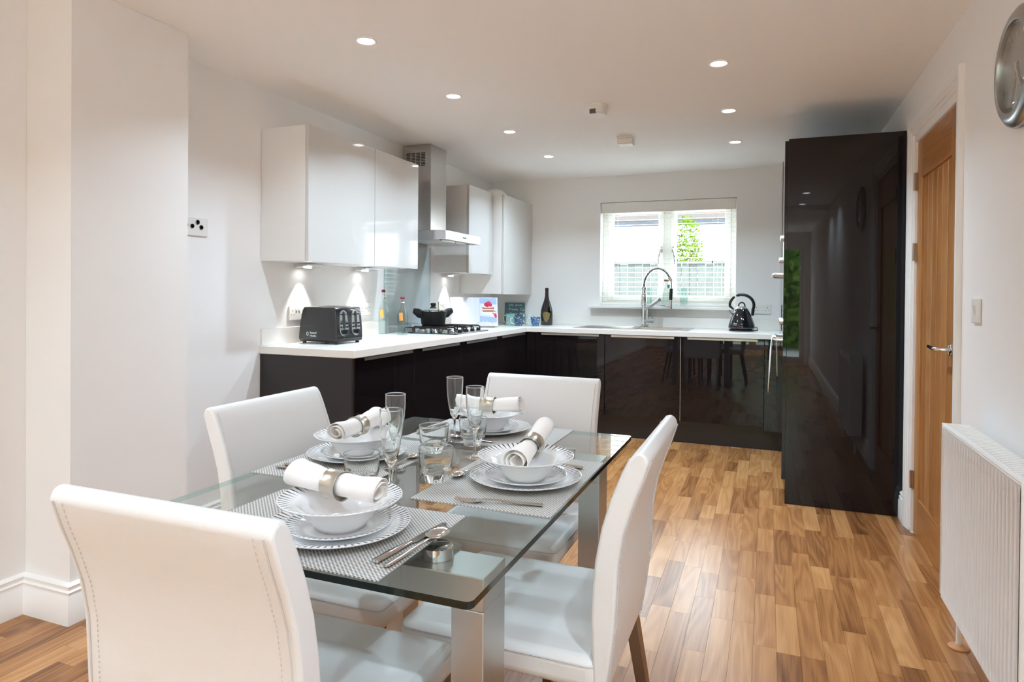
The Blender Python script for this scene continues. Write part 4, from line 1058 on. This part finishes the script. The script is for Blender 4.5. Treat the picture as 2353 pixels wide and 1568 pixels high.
obj('wire_stand', MB().tube([(-.06+.12*0, -.05, .004)]+[(.08+.085*math.cos(a), -.045-.01*math.sin(a), .006+.055*math.sin(a)) for a in [PI-k*PI/14 for k in range(15)]], .0022, 6).tube([(-.17, -.03, .0035), (.17, -.03, .0035)], .003, 6).tube([(-.16, -.03, .0035), (-.12, .09, .0035), (-.1, .075, .2)], .0022, 6).tube([(.16, -.03, .0035), (.12, .09, .0035), (.1, .075, .2)], .0022, 6), M['chrome'], cb, smooth=60)

def mug(c, label, mat, h, r0, r1, ang, glaze=None):
    t = thing('mug', label, 'mug', c, 'mugs in the worktop corner')
    obj('cup', MB().lathe([(0, .001), (r0, .001), (r0+.001, .004), (r1, h), (r1-.004, h), (r0-.003, .008), (0, .006)], 32, c), mat, t, smooth=50)
    d = Vector((math.cos(R(ang)), math.sin(R(ang)), 0)); C = Vector(c)
    pts = [C+d*(r1-.006)+Vector((0, 0, h*.82)), C+d*(r1+.014)+Vector((0, 0, h*.86)), C+d*(r1+.026)+Vector((0, 0, h*.66)), C+d*(r1+.02)+Vector((0, 0, h*.36)), C+d*(r0+.002)+Vector((0, 0, h*.16))]
    obj('handle', MB().tube(pts, .0048, 8), glaze or M['mug_white'], t, smooth=60)
mug((-2.125, 5.60, WT1+.0005), 'blue printed mug in front of the teal sign', M['mug_blue'], .082, .033, .048, 195)
mug((-1.975, 5.64, WT1+.0005), 'blue printed mug next to the dark bottle', M['mug_blue2'], .082, .033, .046, 195)
mug((-2.245, 5.70, WT1+.0005), 'pale aqua mug farthest left in the worktop corner', M['mug_aqua'], .105, .04, .043, 190)
mug((-2.075, 5.76, WT1+.0005), 'off-white printed mug behind the two blue ones', M['mug_pale'], .105, .038, .042, 190)
t = thing('champagne_bottle', 'dark champagne bottle with a gold shield label', 'bottle', (-1.94, 5.86, WT1))
c = (-1.94, 5.86, WT1+.0005)
obj('glass', MB().lathe([(0, .004), (.05, 0), (.057, .006), (.058, .1), (.055, .14), (.042, .19), (.024, .24), (.0165, .275)], 36, c), M['champ'], t, smooth=60)
obj('foil', MB().lathe([(.0265, .232), (.018, .272), (.0155, .325), (.0175, .33), (.0175, .345), (.0145, .352), (0, .353)], 28, c), M['foil'], t, smooth=50)
sh = [(-.034, .125), (-.017, .117), (0, .128), (.017, .117), (.034, .125), (.036, .085), (.028, .055), (0, .03), (-.028, .055), (-.036, .085)]
vs = []; fs = []
def onb(u, z):
    a = -PI/2+.25+u/.058
    return (c[0]+.0588*math.cos(a), c[1]+.0588*math.sin(a), c[2]+z)
cols = 12; mb = MB()
def interp(u, top):
    # upper and lower outline of the shield
    if top: return .122+.006*math.cos(u/.034*PI)
    return .03+.055*(abs(u)/.036)**1.6
for k in range(cols+1):
    u = -.036+.072*k/cols; vs += [onb(u, interp(u, False)), onb(u, interp(u, True))]
for k in range(cols): fs.append((2*k, 2*k+2, 2*k+3, 2*k+1))
obj('shield_label', mb.add(vs, fs), M['gold'], t, smooth=180, fixn=False, label='gold shield-shaped label')
t = thing('slate_sign', 'teal hand-lettered sign leaning in the worktop corner', 'sign', (-2.31, 5.975, WT1), rotz=R(14), local=True)
Mt = Matrix.Translation((0, 0, .002)) @ Matrix.Rotation(R(-5), 4, 'X')
obj('board', MB().box(-.1, .1, 0, .008, 0, .205).xf(Mt), M['teal'], t, bevel=.001)
for k, (tx, xx, zz, sz) in enumerate((('jolly  prom', -.06, .172, .03), ('Prawn  Ca', -.06, .128, .036), ('Tasty  Pra', -.05, .083, .036), ('Prawn', -.005, .04, .034))):
    p = Mt @ Vector((xx, -.0008, zz)); textob('lettering', tx, sz, M['chalk'], t, p, (R(85), 0, 0))

# ------------------------------------------------------------------ dining table
TX0, TX1, TY0, TY1, TZT = -1.222, -.408, .885, 2.128, .75
tb = thing('dining_table', 'rectangular clear glass dining table with silver legs', 'table', (-.815, 1.507, 0))
def rrect(x0, x1, y0, y1, r, n=6):
    out = []
    for cx, cyy, a0 in ((x1-r, y0+r, -90), (x1-r, y1-r, 0), (x0+r, y1-r, 90), (x0+r, y0+r, 180)):
        for k in range(n+1): a = R(a0+90*k/n); out.append((cx+r*math.cos(a), cyy+r*math.sin(a)))
    return out
poly = rrect(TX0, TX1, TY0, TY1, .012); n = len(poly)
mb = MB(); vs = [(x, y, TZT-.012) for x, y in poly]+[(x, y, TZT) for x, y in poly]
mb.add(vs, [tuple(range(n, 2*n))], 0); mb.add(vs, [tuple(range(n-1, -1, -1))], 0); mb.add(vs, [(k, (k+1)%n, (k+1)%n+n, k+n) for k in range(n)], 1)
obj('glass_top', mb, [M['table_glass'], M['table_edge']], tb, fixn=False)
for sx in (-1, 1):
    xo = -.815+sx*.36
    for y0 in (1.04, 1.88):
        obj('leg', MB().box(min(xo, xo-sx*.063), max(xo, xo-sx*.063), y0, y0+.1, .0005, .6545), M['table_metal'], tb, bevel=.0015)
for y0 in (1.04, 1.88):
    obj('crossbeam', MB().box(-.815-.36, -.815+.36, y0, y0+.1, .655, .7145), M['table_metal'], tb, bevel=.0015)
    for sx in (-1, 1):
        mb = MB().lathe([(0, .0), (.029, 0), (.03, .001), (.03, .022), (.029, .0225), (0, .0225)], 40, (-.815+sx*.24, y0+.055, .7147))
        obj('glass_mount', mb, M['chrome'], tb, smooth=40, label='round chrome glass mount')

# ------------------------------------------------------------------ dining chairs
def make_chair(label):
    # local: faces +y, origin on the floor under the back's front face line
    t = thing('dining_chair', label, 'chair', (0, 0, 0), 'white dining chairs around the glass table', local=True)
    wd = .437
    fr = [(.0, .40), (.004, .48), (.0075, .56), (.005, .63), (.0, .68), (-.012, .745), (-.03, .805), (-.052, .86), (-.066, .89)]
    tp_ = [(-.076, .903), (-.088, .907), (-.099, .901)]
    rr = [(-.105, .886), (-.092, .845), (-.075, .80), (-.056, .74), (-.046, .68), (-.043, .62), (-.040, .55), (-.030, .47), (-.018, .395)]
    prof = fr+tp_+rr
    mb = MB().prism(prof, -wd/2, wd/2, 'x')
    bk = obj('backrest', mb, M['leather'], t, bevel=.013, seg=3)
    for s in (-1, 1):
        obj('seam', MB().tube([(s*(wd/2-.013), y-.0008, z) for y, z in rr], .0016, 5).tube([(s*(wd/2-.013), y+.0006, z) for y, z in fr], .0013, 5), M['leather_seam'], bk)
        st = MB(); 
        for k in range(len(rr)-1):
            (ya_, za), (yb_, zb_) = rr[k], rr[k+1]; m_ = max(1, int((za-zb_)/.0085))
            for q in range(m_):
                u = (q+.2)/m_; v = (q+.75)/m_
                st.tube([(s*(wd/2-.032), ya_+(yb_-ya_)*u-.0006, za+(zb_-za)*u), (s*(wd/2-.032), ya_+(yb_-ya_)*v-.0006, za+(zb_-za)*v)], .0011, 4)
        obj('stitching', st, M['leather_seam'], bk)
    mb = MB(); ns = 8
    seat = obj('seat', MB().box(-wd/2-.004, wd/2+.004, -.005, .448, .415, .482), M['leather'], t, bevel=.022, seg=4)
    obj('piping', MB().tube([(x, y, .4685) for x, y in rrect(-wd/2-.0045, wd/2+.0045, -.005, .4485, .022, 5)], .0016, 5), M['leather_seam'], seat)
    for sx in (-1, 1):
        xo = sx*(wd/2-.022)
        def leg(y0, y1):
            a, b2 = .017, .0125
            vs = [(xo-b2, y1-b2, .0005), (xo+b2, y1-b2, .0005), (xo+b2, y1+b2, .0005), (xo-b2, y1+b2, .0005), (xo-a, y0-a, .418), (xo+a, y0-a, .418), (xo+a, y0+a, .418), (xo-a, y0+a, .418)]
            return MB().add(vs, [(3, 2, 1, 0), (4, 5, 6, 7), (0, 1, 5, 4), (1, 2, 6, 5), (2, 3, 7, 6), (3, 0, 4, 7)])
        obj('leg', leg(.01, -.065), M['bronze'], t, bevel=.002)
        obj('leg', leg(.42, .425), M['bronze'], t, bevel=.002)
    return t
ch = make_chair('white leather dining chair in front, its back to the camera')
ch.location = (-.822, .787, 0); ch.rotation_euler = (0, 0, 0)
copy_tree(ch, (-.3145, 1.487, 0), R(90), 'white leather dining chair at the right side of the glass table')
copy_tree(ch, (-1.275, 1.52, 0), R(-90), 'white leather dining chair at the left side, facing the kitchen floor area')
copy_tree(ch, (-.778, 2.225, 0), R(180), 'white leather dining chair at the far end, before the dark cabinets')

# ------------------------------------------------------------------ place settings
def ring_attr(o, a, b2, n_):
    me = o.data; k = len(me.vertices)
    for nm, v in (('rim_in', a), ('rim_out', b2), ('strokes', n_)):
        me.attributes.new(nm, 'FLOAT', 'POINT').data.foreach_set('value', [v]*k)
def first_plate():
    o = obj('dinner_plate', MB().lathe([(0, .0035), (.085, .0035), (.092, .0055), (.108, .0125), (.134, .019), (.1365, .0185), (.1355, .0165), (.108, .009), (.09, .001), (.082, 0), (0, .0005)], 72), M['china'], smooth=60)
    ring_attr(o, .102, .1345, 70.0); return o
def second_plate():
    o = obj('side_plate', MB().lathe([(0, .0035), (.062, .0035), (.068, .0055), (.08, .011), (.099, .016), (.101, .0155), (.1, .014), (.08, .008), (.067, .001), (.06, 0), (0, .0005)], 72), M['china'], smooth=60)
    ring_attr(o, .074, .0992, 56.0); return o
def first_bowl():
    o = obj('soup_bowl', MB().lathe([(0, .009), (.036, .0095), (.05, .014), (.064, .028), (.075, .043), (.086, .0495), (.1155, .0585), (.118, .058), (.117, .0555), (.086, .046), (.0775, .0405), (.0665, .024), (.053, .009), (.047, .0), (.043, 0), (.041, .005), (0, .006)], 72), M['china'], smooth=60)
    ring_attr(o, .088, .1155, 52.0); return o
def spoon_(ln, bw, bl_):
    t = thing('spoon', 's', 'spoon', (0, 0, 0), 'silver spoons', local=True)
    hp = [(0, 0, .004), (0, ln*.25, .0045), (0, ln*.5, .006), (0, ln-bl_-.005, .0075), (0, ln-bl_+.01, .004)]
    obj('handle', MB().tube([Vector(p) for p in hp], [.0075, .0065, .004, .0028, .004], 8, ry=[.0016, .0018, .002, .002, .0015]), M['cutlery'], t, smooth=60)
    vs = []; nr, na = 5, 20
    for i in range(nr+1):
        rr = i/nr
        for k in range(na):
            a = 2*PI*k/na; y = math.cos(a)*rr*bl_/2; x = math.sin(a)*rr*bw/2*(1-.18*math.cos(a)*rr)
            vs.append((x, ln-bl_/2+y, .0015+.0075*rr*rr))
    fs = [(i*na+k, i*na+(k+1)%na, (i+1)*na+(k+1)%na, (i+1)*na+k) for i in range(nr) for k in range(na)]
    obj('bowl', MB().add(vs, fs), M['cutlery'], t, smooth=180, solid=.0012, fixn=False); return t
def fork_(ln):
    t = thing('fork', 's', 'fork', (0, 0, 0), 'silver forks', local=True)
    obj('handle', MB().tube([(0, 0, .003), (0, ln*.3, .0045), (0, ln*.52, .008), (0, ln*.66, .0085)], [.0075, .0055, .003, .0035], 8, ry=[.0016, .0018, .002, .002]), M['cutlery'], t, smooth=60)
    hd2 = MB()
    rows = [(ln*.65, .0035, .0085), (ln*.7, .009, .0055), (ln*.76, .0115, .0035), (ln*.8, .0115, .003)]
    vs = []
    for y, w_, z_ in rows: vs += [(-w_, y, z_), (w_, y, z_), (w_, y, z_+.0015), (-w_, y, z_+.0015)]
    fs = []
    for a in range(3): fs += [(a*4+k, a*4+(k+1)%4, a*4+4+(k+1)%4, a*4+4+k) for k in range(4)]
    fs += [(3, 2, 1, 0), (12, 13, 14, 15)]
    hd2.add(vs, fs)
    for k in range(4):
        xx = -.0097+k*.00645
        hd2.tube([(xx, ln*.795, .0037), (xx, ln*.9, .004), (xx, ln, .0085)], [.0018, .0016, .0009], 6)
    obj('head', hd2, M['cutlery'], t, smooth=50); return t
def knife_(ln):
    t = thing('knife', 's', 'knife', (0, 0, 0), 'silver knives', local=True)
    obj('handle', MB().tube([(0, 0, .004), (0, ln*.2, .0045), (0, ln*.42, .0042), (0, ln*.46, .004)], [.0085, .0085, .0055, .0045], 8, ry=[.0035, .0038, .0032, .003]), M['cutlery'], t, smooth=60)
    out = [(-.004, ln*.46), (.004, ln*.46), (.0085, ln*.5), (.0105, ln*.75), (.009, ln*.92), (.002, ln), (-.006, ln*.97), (-.0075, ln*.75), (-.006, ln*.5)]
    obj('blade', MB().prism(out, .003, .0046, 'z'), M['cutlery'], t); return t
def napkin_():
    nl, ns = 19, 44; vs = []
    for i in range(nl):
        u = i/(nl-1)*2-1; x = u*.112
        sc = .0246 + .0125*max(0, -u-.12)**1.2*1.2 + .003*max(0, u-.1) + .0006*math.sin(9*u)
        fl = 1 - .16*max(0, -u)
        for k in range(ns):
            v = k/(ns-1); a = -.6 + v*2*PI*2.3; r_ = sc*(1-.62*v)
            if i in (0, nl-1): x_ = x + .006*math.sin(a*1.1+i)
            else: x_ = x
            vs.append((x_, r_*math.cos(a), sc*fl + r_*math.sin(a)*fl))
    fs = [(i*ns+k, (i+1)*ns+k, (i+1)*ns+k+1, i*ns+k+1) for i in range(nl-1) for k in range(ns-1)]
    return obj('napkin', MB().add(vs, fs), M['napkin'], smooth=180, solid=.0012, fixn=False)
def nring_():
    pts = [(.0276, -.0185), (.0288, -.019), (.0288, -.0165), (.0276, -.0145), (.0276, .0145), (.0288, .0165), (.0288, .019), (.0276, .0185), (.0266, .0175), (.0266, -.0175), (.0276, -.0185)]
    mb = MB().lathe(pts, 40); mb.xf(Matrix.Rotation(PI/2, 4, 'Y')); return obj('napkin_ring', mb, M['ring'], smooth=40)
def mat_():
    mb = MB().box(-.235, .235, -.165, .165, 0, .0022); o = obj('placemat', mb, M['weave']); return o
protos = dict(mat=mat_(), p1=first_plate(), p2=second_plate(), bowl=first_bowl(), nap=napkin_(), ring=nring_(), fork=fork_(.195), knife=knife_(.215), spoon=spoon_(.19, .041, .06), dessert=spoon_(.16, .034, .05))
used = set()
def put(key, x, y, z, rz, label, cat, group):
    p = protos[key]
    if key in used:
        o = copy_tree(p, (x, y, z), rz) if p.type == 'EMPTY' else p.copy()
        if p.type != 'EMPTY': COL.objects.link(o)
    else: o = p; used.add(key)
    o.location = (x, y, z); o.rotation_euler = (0, 0, rz); tag(o, label, cat, group); return o
Z0 = TZT+.0004
def setting(cx, cy_, rot, mc, where, bowl_off=(0, 0), nap_turn=0, nap_dx=0, nap_tilt=0):
    """cx,cy_: plate centre; mc: mat centre in local coordinates; rot: sitter's facing, local +y away from the sitter"""
    ca, sa = math.cos(rot), math.sin(rot)
    def W(lx, ly): return cx+lx*ca-ly*sa, cy_+lx*sa+ly*ca
    x, y = W(*mc); put('mat', x, y, Z0, rot, f'grey and white woven placemat {where}', 'placemat', 'woven placemats')
    zm = Z0+.0026
    put('p1', cx, cy_, zm, rot, f'large white plate with black rim strokes {where}', 'plate', 'large striped-rim plates')
    put('p2', cx, cy_, zm+.0042, rot, f'small striped-rim side plate on the large plate {where}', 'plate', 'small striped-rim plates')
    x, y = W(*bowl_off); zb = zm+.0042+.0042
    put('bowl', x, y, zb, rot, f'white bowl with black rim strokes {where}', 'bowl', 'striped-rim bowls')
    xn, yn = W(bowl_off[0]+nap_dx, bowl_off[1]); 
    o1 = put('nap', xn, yn, zb+.0535, rot+R(nap_turn), f'rolled white napkin in the bowl {where}', 'napkin', 'rolled white napkins')
    o2 = put('ring', xn, yn, zb+.0535+.0235, rot+R(nap_turn), f'silver ring around the napkin {where}', 'napkin ring', 'silver napkin rings')
    if nap_tilt:
        xq, yq = W(bowl_off[0]+.046, bowl_off[1])
        for q in (o1, o2): q.rotation_euler = (0, R(nap_tilt), rot+R(nap_turn))
        o1.location = (xq, yq, zb+.047); o2.location = (xq-ca*.005, yq-sa*.005, zb+.047+.023)
    return W, zm
# near end (sitter faces +Y)
W, zm = setting(-.765, 1.05, 0, (-.045, .006), 'at the near end of the table', (0, .005), -9, -.01)
x, y = W(.15, -.105); put('knife', x, y, zm, R(-7), 'silver knife right of the near-end plate', 'knife', 'silver knives')
x, y = W(.176, -.115); put('spoon', x, y, zm, R(-6), 'silver spoon with a big bowl on the near-end placemat', 'spoon', 'silver spoons')
# left side (sitter faces +X)
rot = R(-90)
W, zm = setting(-1.062, 1.54, rot, (.0, .008), 'on the left side of the table', (0, 0), 4)
x, y = W(.152, -.12); put('knife', x, y, zm, rot+R(-4), 'silver knife right of the left-side plate', 'knife', 'silver knives')
x, y = W(.18, -.125); put('spoon', x, y, zm, rot+R(-3), 'silver spoon beside the left-side knife', 'spoon', 'silver spoons')
x, y = W(.09, .148); put('dessert', x, y, zm, rot+R(88), 'small silver spoon above the left-side plate', 'spoon', 'silver spoons')
# far end (sitter faces -Y)
rot = R(180)
W, zm = setting(-.86, 2.0, rot, (-.02, .03), 'at the far end of the table', (0, 0), 3)
x, y = W(-.165, -.09); put('fork', x, y, zm, rot+R(3), 'silver fork beside the far-end plate', 'fork', 'silver forks')
x, y = W(.152, -.05); put('knife', x, y, zm, rot+R(-3), 'silver knife on the far-end placemat', 'knife', 'silver knives')
x, y = W(.18, -.05); put('spoon', x, y, zm, rot+R(-3), 'silver spoon on the far-end placemat', 'spoon', 'silver spoons')
x, y = W(-.08, .155); put('dessert', x, y, zm, rot+R(-92), 'small silver spoon above the far-end plate', 'spoon', 'silver spoons')
# right side (sitter faces -X)
rot = R(90)
W, zm = setting(-.548, 1.502, rot, (.012, .028), 'on the right side of the table', (0, 0), 0, 0, -12)
x, y = W(-.165, -.1); put('fork', x, y, zm, rot+R(12), 'silver fork on the right-side placemat', 'fork', 'silver forks')
x, y = W(.16, -.1); put('knife', x, y, zm, rot+R(-3), 'silver knife partly behind the right-side plate', 'knife', 'silver knives')
x, y = W(.10, .152); put('dessert', x, y, zm, rot+R(84), 'small silver spoon above the right-side plate', 'spoon', 'silver spoons')

# glasses
def flute_():
    t = thing('champagne_flute', 's', 'glass', (0, 0, 0), 'champagne flutes on the table', local=True)
    obj('bowl', MB().lathe([(.0, .068), (.006, .071), (.0135, .085), (.0195, .11), (.0245, .145), (.0262, .172), (.0262, .199), (.025, .199), (.025, .172), (.0232, .145), (.0182, .111), (.0115, .087), (.004, .079), (0, .078)], 36), M['thin_clear'], t, smooth=60)
    obj('rim', MB().lathe([(.0247, .1992), (.0256, .2002), (.0265, .1992), (.0256, .1982), (.0247, .1992)], 36), M['glass_rim'], t, smooth=180)
    obj('stem', MB().lathe([(.0, .0675), (.0058, .0675), (.0046, .055), (.0034, .035), (.0036, .016), (.0055, .008), (.012, .0045), (.026, .0026), (.0272, .0012), (.026, .0), (0, 0)], 32), M['glass'], t, smooth=60)
    return t
def tumbler_():
    t = thing('tumbler', 's', 'glass', (0, 0, 0), 'low tumblers on the table', local=True)
    obj('wall', MB().lathe([(.0335, .0235), (.0378, .029), (.040, .042), (.0425, .084), (.0412, .084), (.0388, .045), (.036, .036), (.0335, .0315), (.0335, .0235)], 40), M['thin_clear'], t, smooth=60)
    obj('base', MB().lathe([(0, .001), (.024, 0), (.027, .003), (.0285, .017), (.033, .023), (.033, .031), (.028, .029), (.012, .027), (0, .0268)], 40), M['glass'], t, smooth=60, label='thick solid glass base')
    obj('rim', MB().lathe([(.0409, .0842), (.0419, .0853), (.0429, .0842), (.0419, .0831), (.0409, .0842)], 40), M['glass_rim'], t, smooth=180)
    return t
fl0 = flute_()
fl0.location = (-.785, 1.268, Z0); fl0['label'] = 'champagne flute nearest the camera, beside the near-end napkin'
copy_tree(fl0, (-.893, 1.462, Z0), 0, 'champagne flute standing just behind the nearest flute')
copy_tree(fl0, (-.905, 1.83, Z0), R(20), 'tall champagne flute standing out against the dark cabinets')
copy_tree(fl0, (-.762, 1.669, Z0), R(40), 'champagne flute in front of the far-end napkin')
tm0 = tumbler_()
tm0.location = (-.752, 1.42, Z0); tm0['label'] = 'front tumbler in the middle of the table'
copy_tree(tm0, (-.882, 1.652, Z0), 0, 'tumbler directly behind the front middle tumbler')
copy_tree(tm0, (-.828, 1.80, Z0), 0, 'tumbler behind the flute before the far-end plate')
copy_tree(tm0, (-.884, 1.30, Z0), 0, 'tumbler half hidden behind the near-end bowl')
